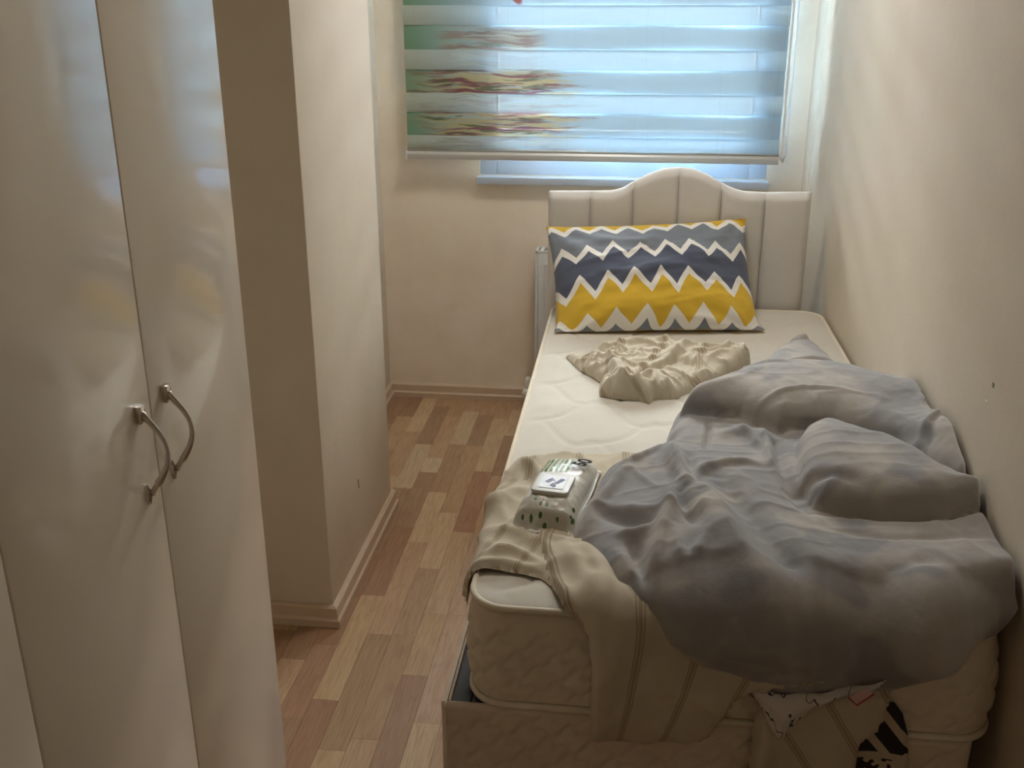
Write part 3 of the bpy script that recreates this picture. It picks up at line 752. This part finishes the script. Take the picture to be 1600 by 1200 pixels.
def m_linen(name, stripe=True, base=((.55, .48, .36, 1), (.49, .42, .31, 1)), line=(.25, .17, .09, 1)):
    t = NT(name); uv = t.n('SeparateXYZ', {0: t.uv()}); s = uv.outputs[0]; P = t.obj()
    c = t.mix(t.ramp(t.noise(P, 7, 3, .6), .35, .65), *base)
    if stripe:
        f = t.math('FRACT', s); m = None
        for (p, w) in ((.44, .018), (.50, .034), (.56, .018)):
            k = t.ramp(t.math('ABSOLUTE', t.math('SUBTRACT', f, p)), w*.6, w, 1, 0); m = k if m is None else t.math('MAXIMUM', m, k)
        c = t.mix(t.math('MULTIPLY', m, .62), c, line)
    w = t.noise(P, 900, 1, .5); wr = t.noise(P, 30, 4, .62)
    t.bsdf(c, .92, t.math('ADD', t.math('MULTIPLY', w, .25), wr), .22, .005, Sheen_Weight=.15); return t.m
M['linen'] = m_linen('striped_beige_linen')

# ------------------------------------------------------------------ near beige sheet, spread on the bed and hanging over its foot
poly = Us([(818, 713, .006), (860, 709, .006), (960, 706, .008), (1060, 702, .01), (1180, 760, .02), (1300, 850, .02), (1380, 980, .02),
           (1300, 1060, .045), (1180, 1085, .05), (1150, 1100, .05), (1128, 1130, .05), (1108, 1156, .05), (1070, 1163, .05), (1010, 1161, .05), (921, 1154, .05), (921, 1100, .05),
           (922, 1050, .05), (917, 1003, .045), (898, 975, .04), (878, 940, .03), (862, 908, .015), (845, 897, .012), (800, 891, .010), (760, 884, .010), (744, 884, .010)])
LEFTX = LX-.030
left_edge = np.array([[LEFTX-.012, 1.86], [LEFTX-.004, 1.80], [LEFTX+.006, 1.72], [LEFTX, 1.62], [LX-.004, 1.52], [LX+.012, 1.42], [LX+.022, 1.36]])
poly = np.vstack([poly, left_edge])
shape, Q, sd_, keep = cloth_grid(poly, .0065)
u, v = Q[:, 0], Q[:, 1]
h = .006+.0035*fbm(u*9, v*7, 3, 21)+.002
hang = np.clip((v-(LF-.06))/.14, 0, 1)
h += .040*hang*hang*(3-2*hang)                       # clears the front of the bed base
# the part folded over on top, with its edge from the pack of wipes down to the front
fold = Us([(838, 836, .01), (846, 862, .01), (857, 893, .012), (866, 915, .02), (884, 950, .03), (905, 985, .045), (917, 1003, .045), (922, 1050, .05), (921, 1200, .05), (921, 1300, .05)], .01)
d_, s_, p_ = line_dist(smooth_line(fold), Q)
over = np.where(s_ < 0, 1-np.exp(-(d_/.006)**2), 0)*np.clip((v-1.60)/.08, 0, 1)
h += .010*over
h += ridge(Q, [(792, 742), (815, 722), (832, 728), (845, 748), (852, 775)], .030, .016, .012, .02)
h += ridge(Q, [(770, 792), (800, 772), (830, 768)], .014, .020, .016, .01)
h += ridge(Q, [(757, 835), (790, 830), (830, 845), (856, 870)], .010, .018, .014, .01)
h += ridge(Q, [(748, 868), (800, 862), (852, 886)], .012, .012, .010, .01)
h += ridge(Q, [(765, 765), (785, 800), (800, 830)], .008, .012, .012, .01)
h += ridge(Q, [(745, 876), (790, 880), (845, 890)], .008, .008, .006, .01)
h += ridge(Q, [(905, 845), (935, 890), (945, 930), (960, 975), (950, 1010)], .030, .020, .030, .03)
h += ridge(Q, [(880, 838), (900, 880), (925, 930), (935, 985), (925, 1060)], .018, .018, .014, .03)
h += ridge(Q, [(975, 930), (965, 985), (945, 1040), (932, 1150)], .022, .016, .030, .05)
h += ridge(Q, [(985, 970), (1000, 1000), (985, 1050)], .012, .014, .014, .05)
h += ridge(Q, [(1060, 1030), (1045, 1090), (1050, 1150)], .008, .035, .035, .05)
h += ridge(Q, [(1120, 1060), (1115, 1100), (1095, 1150)], .012, .02, .02, .05)
for (an, fr, am, sd0) in ((.35, 10, .006, 53), (-.9, 14, .004, 59), (1.2, 20, .003, 65)):
    q1, q2 = u*math.cos(an)+v*math.sin(an), -u*math.sin(an)+v*math.cos(an)
    h += am*np.clip(1-np.abs(vnoise(q1*fr*.35, q2*fr, sd0, sd0*2))*2.2, 0, 1)**2
h = h*np.clip(sd_/.006, .35, 1)
Vw = drape(u, v, np.maximum(h, .003), True, True)
l0 = smooth_line(Us([(905, 712), (900, 760), (853, 840, .02), (862, 885, .02), (880, 930, .03), (895, 966, .05), (905, 1000, .05), (905, 1160, .05)]))
l1 = smooth_line(Us([(978, 710), (985, 760), (985, 840, .02), (1000, 930, .03), (1003, 975, .05), (1000, 1000, .05), (985, 1080, .05), (967, 1156, .05)]))
i0 = np.argsort(l0[:, 1]); i1 = np.argsort(l1[:, 1])
L0 = np.interp(v, l0[i0, 1], l0[i0, 0]); L1 = np.interp(v, l1[i1, 1], l1[i1, 0])
uvx = (u-L0)/np.maximum(L1-L0, .04)+.5
onA = (over < .3) & (v > 1.45)
uvA = (u+.35*(v-1.4))/.085+.35
sheet = root('bed_sheet', (.3, -1.7, TOPZ), 'beige striped linen sheet hanging over the foot of the mattress', 'sheet', 'striped linen')
finish('spread_cloth', Vw, shape, keep, M['linen'], sheet, np.stack([uvA, v*10], 1), lambda F: onA[F].all(1))
finish('folded_end', Vw, shape, keep, M['linen'], sheet, np.stack([uvx, v*10], 1), lambda F: ~onA[F].all(1))

# ------------------------------------------------------------------ crumpled beige sheet in the middle of the mattress
poly = Us([(884, 553, .01), (905, 549, .02), (925, 547, .03), (936, 541, .04), (962, 531, .05), (978, 530, .05), (1001, 531, .05), (1004, 526, .055), (1016, 526, .055),
           (1045, 535, .045), (1082, 538, .045), (1100, 538, .05), (1150, 535, .05), (1163, 533, .05), (1171, 543, .04), (1174, 553, .03),
           (1150, 575, .02), (1110, 598, .01), (1072, 612, .01), (1055, 619, .01), (1022, 621, .01), (1014, 626, .012), (1000, 622, .01), (975, 620, .01), (950, 617, .01), (937, 611, .015), (936, 599, .02), (944, 592, .02), (928, 586, .01), (905, 574, .01)], .01)
shape, Q, sd_, keep = cloth_grid(poly, .004)
u, v = Q[:, 0], Q[:, 1]
ctrl = [(*U(890, 554, .012), .010), (*U(925, 556, .03), .028), (*U(955, 545, .05), .045), (*U(1010, 535, .055), .052), (*U(975, 575, .05), .050), (*U(950, 600, .04), .038), (*U(985, 608, .05), .046), (*U(1010, 600, .05), .05),
        (*U(1050, 560, .045), .045), (*U(1050, 600, .04), .034), (*U(1100, 555, .05), .045), (*U(1155, 545, .05), .044), (*U(1110, 585, .03), .030), (*U(920, 575, .02), .022)]
h = tps(ctrl, Q)
R_ = lambda pts, a_, w1, w2=None: ridge(Q, pts, a_, w1, w2, .045)
h += R_([(953, 548), (954, 565), (964, 585), (985, 605), (1000, 612)], .020, .010, .022)
h += R_([(1000, 582), (1035, 568), (1068, 545), (1078, 538)], .016, .008, .018)
h += R_([(935, 545), (960, 541), (1000, 540), (1040, 545)], .012, .010, .012)
h += R_([(1003, 528), (1030, 534), (1048, 540)], .016, .010, .008)
h += R_([(916, 565), (925, 553), (932, 545)], .010, .007, .010)
h += R_([(940, 596), (960, 592), (975, 598), (990, 612), (1015, 622)], .018, .010, .010)
h += R_([(985, 606), (1000, 592), (1020, 588), (1022, 605), (1015, 621)], .016, .007, .007)
h += R_([(1035, 570), (1060, 580), (1088, 588)], .012, .008, .012)
h += R_([(1020, 582), (1040, 592), (1060, 610)], .008, .012, .012)
h += R_([(1060, 545), (1085, 540), (1110, 545), (1150, 543)], .010, .007, .010)
h += R_([(1105, 560), (1130, 552), (1150, 548)], .010, .008, .010)
h += R_([(975, 560), (1000, 556), (1040, 552)], .008, .007, .009)
h += R_([(980, 572), (1005, 566), (1050, 556)], .007, .006, .008)
h += R_([(962, 562), (985, 550), (1030, 545)], -.008, .007)
h += R_([(1000, 588), (1040, 570), (1075, 552)], -.012, .006)
h += R_([(945, 585), (950, 575), (955, 590)], -.010, .008)
h += .003*fbm(u*22, v*16, 3, 5)
for (an, fr, am, sd0) in ((.45, 16, .010, 83), (-.5, 20, .008, 87), (1.1, 26, .006, 91), (-1.2, 34, .004, 97)):
    q1, q2 = u*math.cos(an)+v*math.sin(an), -u*math.sin(an)+v*math.cos(an)
    h += am*np.clip(1-np.abs(vnoise(q1*fr*.35, q2*fr, sd0, sd0*2))*2.4, 0, 1)**2
e = np.sqrt(np.clip(1-(1-np.clip(sd_/.022, 0, 1))**2, 0, 1))
h = np.maximum(h*e, .001)
Vw = drape(u, v, h, False, False)
crump = root('crumpled_sheet', (.38, -.66, TOPZ), 'crumpled beige striped cloth lying below the pillow', 'sheet', 'striped linen')
finish('cloth', Vw, shape, keep, m_linen('crumpled_striped_linen', True, ((.58, .52, .41, 1), (.53, .47, .36, 1))), crump, np.stack([(u+.28*v+.8*h)/.115+.05, v*10], 1))

# ------------------------------------------------------------------ second striped cloth, under the duvet and down over the foot board
poly = Us([(1200, 1092, .03), (1384, 1068, .03), (1396, 1084, .04), (1392, 1118, .045), (1376, 1150, .047), (1352, 1166, .048), (1342, 1215, .05), (1300, 1260, .05), (1165, 1260, .05), (1172, 1170, .05), (1185, 1110, .045)])
shape, Q, sd_, keep = cloth_grid(poly, .007)
u, v = Q[:, 0], Q[:, 1]
h = .046+.004*fbm(u*8, v*6, 2, 9)+.012*np.sin(u*38+v*6)*.5
h += ridge(Q, [(1205, 1120), (1190, 1180), (1178, 1250)], .02, .018, .018, .05)
h *= np.clip(sd_/.006, .6, 1)
Vw = drape(u, v, h, True, False)
low = root('hanging_cloth', (.65, -1.99, .2), 'beige striped cloth hanging under the front of the grey duvet', 'cloth', 'striped linen')
finish('cloth', Vw, shape, keep, M['linen'], low, np.stack([(u-.62*v)/.105+.25, v*10], 1))

# printed cloth with broad dark bars beside it
def m_print():
    t = NT('dark_barred_cotton'); uv = t.n('SeparateXYZ', {0: t.uv()}); s, q = uv.outputs[0], uv.outputs[1]
    f = t.math('FRACT', s)
    bars = t.math('MULTIPLY', t.math('LESS_THAN', t.math('ABSOLUTE', t.math('SUBTRACT', f, .5)), .33), t.math('GREATER_THAN', q, .50))
    n = t.noise(t.obj(), 26, 2, .5); blob = t.math('MULTIPLY', t.math('GREATER_THAN', n, .50), t.math('LESS_THAN', q, .44))
    m = t.math('MAXIMUM', bars, blob)
    t.bsdf(t.mix(m, (.50, .42, .31, 1), (.022, .016, .016, 1)), .9); return t.m
poly = Us([(1340, 1100, .03), (1400, 1104, .035), (1413, 1122, .04), (1420, 1150, .04), (1421, 1185, .04), (1424, 1240, .045), (1330, 1240, .03), (1330, 1150, .03)])
shape, Q, sd_, keep = cloth_grid(poly, .007); u, v = Q[:, 0], Q[:, 1]
h = (.036+.006*np.sin(u*40)+.003*fbm(u*8, v*8, 2, 3))*np.clip(sd_/.006, .8, 1)
Vw = drape(u, v, h, True, False)
pc = root('printed_cloth', (.72, -1.97, .2), 'cream cloth printed with dark bars hanging at the foot of the bed', 'cloth')
vmin, vmax = v.min(), v.max()
finish('cloth', Vw, shape, keep, m_print(), pc, np.stack([(u-.85*v)/.055+.1, (vmax-v)/(vmax-vmin)], 1))

# ------------------------------------------------------------------ grey duvet
def m_duvet():
    t = NT('grey_washed_cotton'); P = t.obj()
    big = t.noise(P, 5.2, 2, .5); mid = t.noise(P, 10, 3, .55)
    c = t.mix(t.ramp(big, .38, .62), (.275, .268, .272, 1), (.37, .345, .315, 1))
    c = t.mix(t.math('MULTIPLY', t.ramp(mid, .52, .66), .6), c, (.43, .395, .345, 1))
    c = t.mix(t.math('MULTIPLY', t.ramp(t.noise(P, 7, 1, .5, (1, 1.3, 1)), .56, .66), .7), c, (.205, .207, .222, 1))
    w = t.noise(P, 800, 1, .5); wr = t.noise(P, 16, 4, .6); fine = t.noise(P, 55, 3, .6)
    t.bsdf(c, .9, t.math('ADD', t.math('ADD', t.math('MULTIPLY', w, .12), wr), t.math('MULTIPLY', fine, .25)), .30, .008, Sheen_Weight=.25, Sheen_Roughness=.4); return t.m
M['duvet'] = m_duvet()
O = [(1230, 528, .045), (1248, 515, .055), (1267, 513, .055), (1290, 531, .06), (1322, 554, .07), (1348, 580, .07)]
wallside = [(.900, .86), (.941, 1.02), (.943, 1.3), (.943, 1.6), (.943, 1.80), (.943, 1.90)]
O2 = [(1592, 925, .10), (1585, 968, .03), (1530, 1008, .02), (1480, 1038, .02), (1389, 1086, .02), (1324, 1103, .02), (1262, 1118, .02), (1205, 1114, .02), (1171, 1098, .02), (1120, 1066, .02), (1080, 1040, .02), (1030, 994, .03),
      (992, 957, .03), (960, 921, .03), (930, 890, .03), (912, 867, .03), (893, 836, .03), (892, 812, .03), (905, 792, .03), (927, 766, .035), (940, 737, .04), (982, 719, .04), (1037, 699, .05),
      (1038, 683, .05), (1045, 656, .06), (1059, 622, .08), (1091, 594, .10), (1174, 556, .09)]
poly = np.vstack([smooth_line(Us(O), 4), np.array(wallside), smooth_line(Us(O2), 4)])
shape, Q, sd_, keep = cloth_grid(poly, .005)
u, v = Q[:, 0], Q[:, 1]
CT = [(1255, 522, .05), (1180, 570, .075), (1290, 560, .075), (1345, 600, .07), (1080, 622, .085), (1200, 600, .09), (1300, 612, .10), (1400, 632, .112), (1480, 662, .125),
      (1060, 700, .09), (1160, 690, .09), (1290, 700, .095), (1400, 722, .105), (1500, 742, .112),
      (1250, 755, .095), (1262, 790, .085), (1330, 794, .09), (1400, 806, .095), (1480, 808, .10), (1555, 804, .105),
      (1100, 760, .105), (1000, 760, .075), (940, 800, .055), (910, 825, .045), (1000, 850, .07), (1050, 900, .075), (1150, 880, .095), (1300, 850, .095), (1300, 900, .10), (1450, 860, .105), (1450, 900, .105), (1580, 870, .115),
      (1150, 980, .075), (1300, 980, .09), (1450, 960, .10), (1550, 940, .10), (1120, 1040, .055), (1200, 1060, .06), (1300, 1070, .06), (1400, 1030, .06)]
WC = [(.94, .80, .03), (.943, 1.06, .075), (.943, 1.31, .10), (.943, 1.48, .12), (.943, 1.60, .115), (.943, 1.72, .11), (.943, 1.82, .11), (.943, 1.90, .10)]
h = tps([(*U(a_, b_, c2), c2) for a_, b_, c2 in CT]+WC, Q, 3e-5)
R_ = lambda pts, a_, w1, w2=None, hh=.12: ridge(Q, pts, a_, w1, w2, hh)
# two thick rolls of folded duvet lying across the bed
def roll(pts, extra, at, amp, r):
    P = list(Us(pts)); P[at:at] = [np.array(q) for q in extra]; P = np.array(P)
    d = np.maximum(sd_poly(P, Q), 0); return amp*np.sqrt(np.clip(1-(1-np.clip(d/r, 0, 1))**2, 0, 1))
h += roll([(1062, 640, .09), (1110, 648, .09), (1156, 652, .09), (1215, 668, .10), (1262, 663, .11), (1300, 661, .115), (1346, 669, .12), (1396, 683, .125), (1438, 701, .135), (1465, 717, .14), (1495, 732, .145), (1525, 738, .15),
           (1345, 600, .09), (1290, 588, .10), (1200, 582, .10), (1120, 602, .10), (1075, 618, .10)], [(1.0, 1.64), (1.0, 1.10)], 12, .066, .085)
h += roll([(1243, 700, .10), (1262, 669, .11), (1300, 666, .115), (1346, 674, .12), (1396, 688, .125), (1438, 706, .135), (1468, 723, .14), (1505, 745, .14),
           (1545, 798, .11), (1480, 808, .105), (1400, 806, .10), (1330, 795, .095), (1275, 790, .09), (1252, 755, .10)], [(1.0, 1.645), (1.0, 1.735)], 8, .058, .075)
h += R_([(1105, 648), (1156, 652), (1207, 666), (1240, 682)], -.014, .014, .012, .10)
h += R_([(1262, 662), (1300, 660), (1346, 669), (1396, 683), (1438, 700), (1462, 715)], -.016, .012, .012, .125)
h += R_([(1205, 690), (1218, 735), (1240, 770), (1262, 797)], -.020, .014, .018, .09)
h += R_([(1262, 792), (1330, 799), (1400, 810), (1480, 812), (1545, 802)], -.014, .010, .012, .095)
h += R_([(1270, 812), (1340, 825), (1400, 838), (1470, 842), (1550, 846)], -.008, .010, .014, .10)
h += R_([(1120, 670), (1170, 672), (1215, 690)], .012, .022, .022, .10)
# the big valley and its ridges on the lower half
h += R_([(1125, 755), (1160, 800), (1200, 850), (1250, 900), (1330, 935)], -.030, .030, .028, .09)
h += R_([(1075, 770), (1110, 830), (1150, 880), (1200, 930), (1260, 985)], .020, .030, .030, .09)
h += R_([(1050, 772), (1040, 810), (1028, 850), (1015, 895)], .026, .012, .020, .08)
h += R_([(1058, 780), (1072, 815), (1092, 835)], -.022, .012, .014, .08)
h += R_([(1055, 840), (1062, 875), (1078, 885), (1100, 860)], .014, .012, .012, .08)
h += R_([(985, 845), (1000, 885), (1015, 925), (1030, 960)], -.020, .010, .016, .06)
h += R_([(940, 790), (985, 812), (1025, 828)], -.018, .020, .018, .07)
h += R_([(905, 820), (925, 790), (955, 762), (985, 732)], .018, .018, .016, .06)
h += R_([(960, 835), (995, 840), (1030, 832)], .012, .012, .012, .06)
h += R_([(950, 860), (985, 920), (1030, 975), (1090, 1020)], .014, .03, .02, .05)
h += R_([(1240, 745), (1290, 752), (1340, 765)], -.010, .012, .012, .12)
# gathered edge of the upper roll
h += R_([(1042, 690), (1052, 720), (1066, 748), (1072, 760)], .024, .012, .012, .10)
h += R_([(1078, 700), (1080, 730), (1090, 758)], -.016, .010, .010, .10)
h += R_([(1105, 652), (1106, 672), (1100, 697)], -.010, .004, .006, .10)
h += R_([(1072, 762), (1100, 735), (1150, 722), (1190, 728)], .014, .010, .016, .10)
h += R_([(1190, 672), (1205, 690), (1208, 720)], .012, .010, .008, .11)
h += step(Q, [(1040, 690), (1050, 722), (1068, 752), (1078, 748)], .016, .004, .09, .03)
h += R_([(1108, 650), (1107, 672), (1100, 698)], -.010, .0045, .006, .095)
h += R_([(1124, 655), (1160, 672), (1190, 700), (1206, 722)], .008, .008, .010, .095)
h += R_([(1188, 668), (1196, 690), (1202, 722), (1225, 760)], .012, .006, .012, .095)
h += R_([(1085, 765), (1120, 800), (1140, 850), (1175, 895), (1230, 945)], .010, .012, .016, .09)
h += R_([(1090, 790), (1080, 820), (1100, 850)], -.012, .012, .012, .085)
h += R_([(960, 740), (1000, 728), (1036, 712)], .010, .008, .010, .06)
h += R_([(985, 735), (1010, 760), (1025, 775)], .006, .005, .006, .07)
h += R_([(1300, 930), (1330, 925), (1400, 945), (1440, 960)], -.012, .016, .016, .095)
h += R_([(1340, 905), (1400, 890), (1460, 880)], -.010, .02, .02, .10)
# far tip and crinkles on the top
h += R_([(1232, 528), (1262, 518)], .014, .012, .012, .05)
h += R_([(1235, 534), (1255, 530), (1270, 518)], -.014, .008, .008, .05)
h += R_([(1190, 578), (1240, 562), (1300, 552)], .014, .012, .016, .09)
h += R_([(1275, 575), (1310, 590), (1345, 610)], .012, .010, .012, .09)
h += R_([(1130, 590), (1170, 585), (1230, 590)], .010, .010, .012, .12)
h += R_([(1160, 617), (1210, 611), (1280, 608), (1340, 615)], .007, .006, .008, .16)
h += R_([(1435, 660), (1448, 645), (1465, 638), (1480, 632)], .010, .007, .008, .19)
h += R_([(1452, 680), (1460, 655), (1470, 640)], -.007, .006, .006, .19)
h += R_([(1490, 648), (1510, 655), (1525, 668)], .006, .006, .006, .19)
h += R_([(1190, 940), (1230, 925), (1290, 905)], .008, .012, .016, .09)
h += R_([(1380, 905), (1430, 900), (1490, 915)], .010, .02, .02, .10)
h += R_([(1290, 960), (1350, 935), (1420, 930)], .010, .02, .02, .09)
h += R_([(1110, 1010), (1160, 990), (1210, 970)], .006, .008, .010, .06)
h += R_([(1150, 1020), (1200, 1000), (1250, 998)], .005, .007, .008, .06)
h += .0035*fbm(u*6, v*6, 2, 2)+.0012*fbm(u*34, v*26, 2, 8)
for (an, fr, am, sd0) in ((.5, 8, .006, 3), (-.7, 10, .005, 9), (1.25, 16, .003, 15), (.1, 22, .0025, 22)):
    q1, q2 = u*math.cos(an)+v*math.sin(an), -u*math.sin(an)+v*math.cos(an)
    h += am*np.clip(1-np.abs(vnoise(q1*fr*.35, q2*fr, sd0, sd0*2))*2.2, 0, 1)**2*np.clip(vnoise(q1*2.5, q2*2.5, sd0+40, 7)*1.6+.3, 0, 1)
pe = poly.copy(); pe[:, 0] = np.where(pe[:, 0] > .93, 1.08, pe[:, 0]); sde = np.maximum(sd_poly(pe, Q), 0)
e = np.sqrt(np.clip(1-(1-np.clip(sde/.055, 0, 1))**2, 0, 1))
# against the wall the cloth is pressed flat, not rounded
h = np.maximum(h, .02)*e
h = np.where(sde <= 0, .002, h)
Vw = drape(u, v, h, True, False); Vw[:, 0] = np.minimum(Vw[:, 0], .951)
duv = root('duvet', (.6, -1.5, TOPZ), 'rumpled grey duvet heaped over the foot of the bed', 'duvet')
finish('cover', Vw, shape, keep, M['duvet'], duv, np.stack([u, v], 1))
# turned-out white lining at the lowest corner, with thin black line print, and a red edged care label
def m_lining():
    t = NT('white_lining_print'); P = t.obj()
    n = t.noise(P, 30, 2, .5, (1, 1, .45)); l_ = t.ramp(t.math('ABSOLUTE', t.math('SUBTRACT', n, .5)), .006, .016, 1, 0)
    t.bsdf(t.mix(l_, (.62, .58, .53, 1), (.03, .03, .03, 1)), .9); return t.m
poly = smooth_line(Us([(1180, 1088, .066), (1192, 1118, .07), (1207, 1150, .07), (1223, 1162, .07), (1238, 1150, .07), (1262, 1128, .07), (1290, 1108, .07), (1340, 1092, .066), (1390, 1070, .062), (1320, 1080, .06), (1250, 1090, .06)]), 4, True)
shape, Q, sd_, keep = cloth_grid(poly, .004); u, v = Q[:, 0], Q[:, 1]
h = .052+.022*np.sqrt(np.clip(sd_/.03, 0, 1))+.004*np.sin(u*90)
Vw = drape(u, v, h, True, False)
finish('lining', Vw, shape, keep, m_lining(), duv, np.stack([u, v], 1))
pl_ = [U(a_, b_, .078) for a_, b_ in ((1326, 1090), (1339, 1102), (1366, 1084), (1352, 1076))]
q3 = [tuple(drape(np.array([p[0]]), np.array([p[1]]), np.array([.078]))[0]) for p in pl_]; q4 = [(x, y+.0012, z) for x, y, z in q3]
lab = B().add(q3+q4, [(0, 1, 2, 3), (7, 6, 5, 4), (0, 4, 5, 1), (1, 5, 6, 2), (2, 6, 7, 3), (3, 7, 4, 0)]).mk('care_label', plain('pink_label', (.62, .40, .38, 1), .7), duv)
B().tube([q3[0], q3[1], q3[2]], .0016, 6).mk('label_edging', plain('red_thread', (.35, .04, .05, 1), .7), lab)

# ------------------------------------------------------------------ pack of wet wipes
wp = root('wet_wipes_pack', (.176, -1.545, TOPZ+.012), 'white soft pack of wet wipes with green leaf print and flip lid', 'wipes pack', rotz=math.radians(-8.5))
def m_pack():
    t = NT('printed_film'); P = t.obj(); xyz = t.n('SeparateXYZ', {0: P}); x, y = xyz.outputs[0], xyz.outputs[1]
    vor = t.n('TexVoronoi', {'Vector': t.n('Mapping', {0: P, 3: (1, .5, .5), 2: (0, 0, .6)}).outputs[0], 'Scale': 85, 'Randomness': 1.0})
    leaf = t.math('MULTIPLY', t.math('LESS_THAN', vor.outputs['Distance'], .34), t.math('LESS_THAN', y, -.088))
    sel = t.math('GREATER_THAN', t.n('SeparateColor', {0: vor.outputs['Color']}).outputs[0], .25)
    bars = t.math('MULTIPLY', t.math('GREATER_THAN', t.math('FRACT', t.math('MULTIPLY', x, 95)), .5), t.math('MULTIPLY', t.math('GREATER_THAN', y, .030), t.math('MULTIPLY', t.math('LESS_THAN', y, .120), t.math('LESS_THAN', x, .012))))
    bars = t.math('MULTIPLY', bars, t.math('GREATER_THAN', x, -.045))
    c = t.mix(t.math('MULTIPLY', leaf, sel), (.60, .585, .52, 1), (.06, .13, .03, 1))
    c = t.mix(bars, c, (.10, .22, .04, 1))
    wr = t.noise(P, 60, 3, .6)
    t.bsdf(c, .34, wr, .30, .004); return t.m
nx, ny = 44, 84; PX, PY = .061, .142
a, c_ = np.meshgrid(np.linspace(-1, 1, nx), np.linspace(-1, 1, ny), indexing='ij')
H = np.interp(c_*PY, [-.142, -.134, -.118, -.092, -.05, .0, .05, .10, .128, .142], [.004, .012, .040, .052, .054, .052, .049, .046, .036, .008])
edge = np.sqrt(np.clip(1-np.abs(a)**5, 0, 1)); x = a*PX*(1+.02*np.sin(c_*5))
zt_ = .004+(H-.004)*edge*(1-.10*a**2)+.0022*fbm(a*3, c_*6, 3, 4)*edge
y = c_*PY+.004*np.sin(a*4)*(np.abs(c_) > .9)
top = np.stack([x, y, zt_], -1).reshape(-1, 3); bot = np.stack([x, y, 0*x+.0005], -1).reshape(-1, 3)
V = np.vstack([top, bot]); F = np.vstack([grid_faces(nx, ny), grid_faces(nx, ny, flip=True)+nx*ny])
per = [i*ny for i in range(nx)]+[(nx-1)*ny+j for j in range(1, ny)]+[i*ny+ny-1 for i in range(nx-2, -1, -1)]+[j for j in range(ny-2, 0, -1)]
F = np.vstack([F, np.array([[per[i], per[(i+1) % len(per)], per[(i+1) % len(per)]+nx*ny, per[i]+nx*ny] for i in range(len(per))])])
pk = mk('pouch', V, F, m_pack(), wp, True, local=True)
def crimp(y0, y1):
    n = 26; V = []
    for i in range(n):
        xx = -PX*1.02+2.04*PX*i/(n-1); zz_ = .005+.0022*math.sin(i*1.7); V += [(xx, y0, zz_), (xx, y1, zz_*.7+.001), (xx, y0, zz_+.0012), (xx, y1, zz_*.7+.0022)]
    F = []
    for i in range(n-1):
        k = i*4; F += [(k+2, k+6, k+7, k+3), (k, k+1, k+5, k+4), (k, k+4, k+6, k+2), (k+1, k+3, k+7, k+5)]
    return V, F
for y0, y1 in ((-.138, -.152), (.138, .152)):
    V, F = crimp(y0, y1); mk('seal', V, F, plain('film_seal', (.70, .66, .58, 1), .3), wp, True, local=True)
lid = B()
P = rrect(-.038, .036, -.082, .004, .010, 5)
lid.prism(P, 'z', .052, .061)
lo_ = lid.mk('lid', plain('lid_plastic', (.62, .60, .55, 1), .4), wp, bevel=.002, local=True)
B().prism(rrect(-.026, .024, -.068, -.010, .004, 4), 'z', .0612, .0620).mk('lid_label', plain('lid_label_print', (.56, .57, .60, 1), .4), lo_, local=True)
def text(name, s, size, loc, rotz, mat, parent, bold=0.0):
    cu = bpy.data.curves.new(name, 'FONT'); cu.body = s; cu.size = size; cu.align_x = 'CENTER'; cu.align_y = 'CENTER'; cu.extrude = .0003; cu.offset = bold
    tmp = bpy.data.objects.new(name, cu); C.objects.link(tmp); dg = bpy.context.evaluated_depsgraph_get()
    me = bpy.data.meshes.new_from_object(tmp.evaluated_get(dg)); bpy.data.objects.remove(tmp)
    o = bpy.data.objects.new(name, me); C.objects.link(o); o.parent = parent; o.location = loc; o.rotation_euler = rotz; me.materials.clear(); me.materials.append(mat); return o
ink = plain('blue_ink', (.10, .11, .30, 1), .5); blk = plain('black_ink', (.02, .02, .02, 1), .8, Specular_IOR_Level=0.1)
text('lettering', 'my', .018, (-.010, -.034, .0624), (0, 0, math.radians(62)), ink, lo_, .0004)
text('lettering', 'green', .018, (.006, -.041, .0624), (0, 0, math.radians(62)), ink, lo_, .0004)
text('lettering', '50', .044, (.034, .082, .0535), (math.radians(-3), math.radians(6), math.radians(72)), blk, wp, .0012)
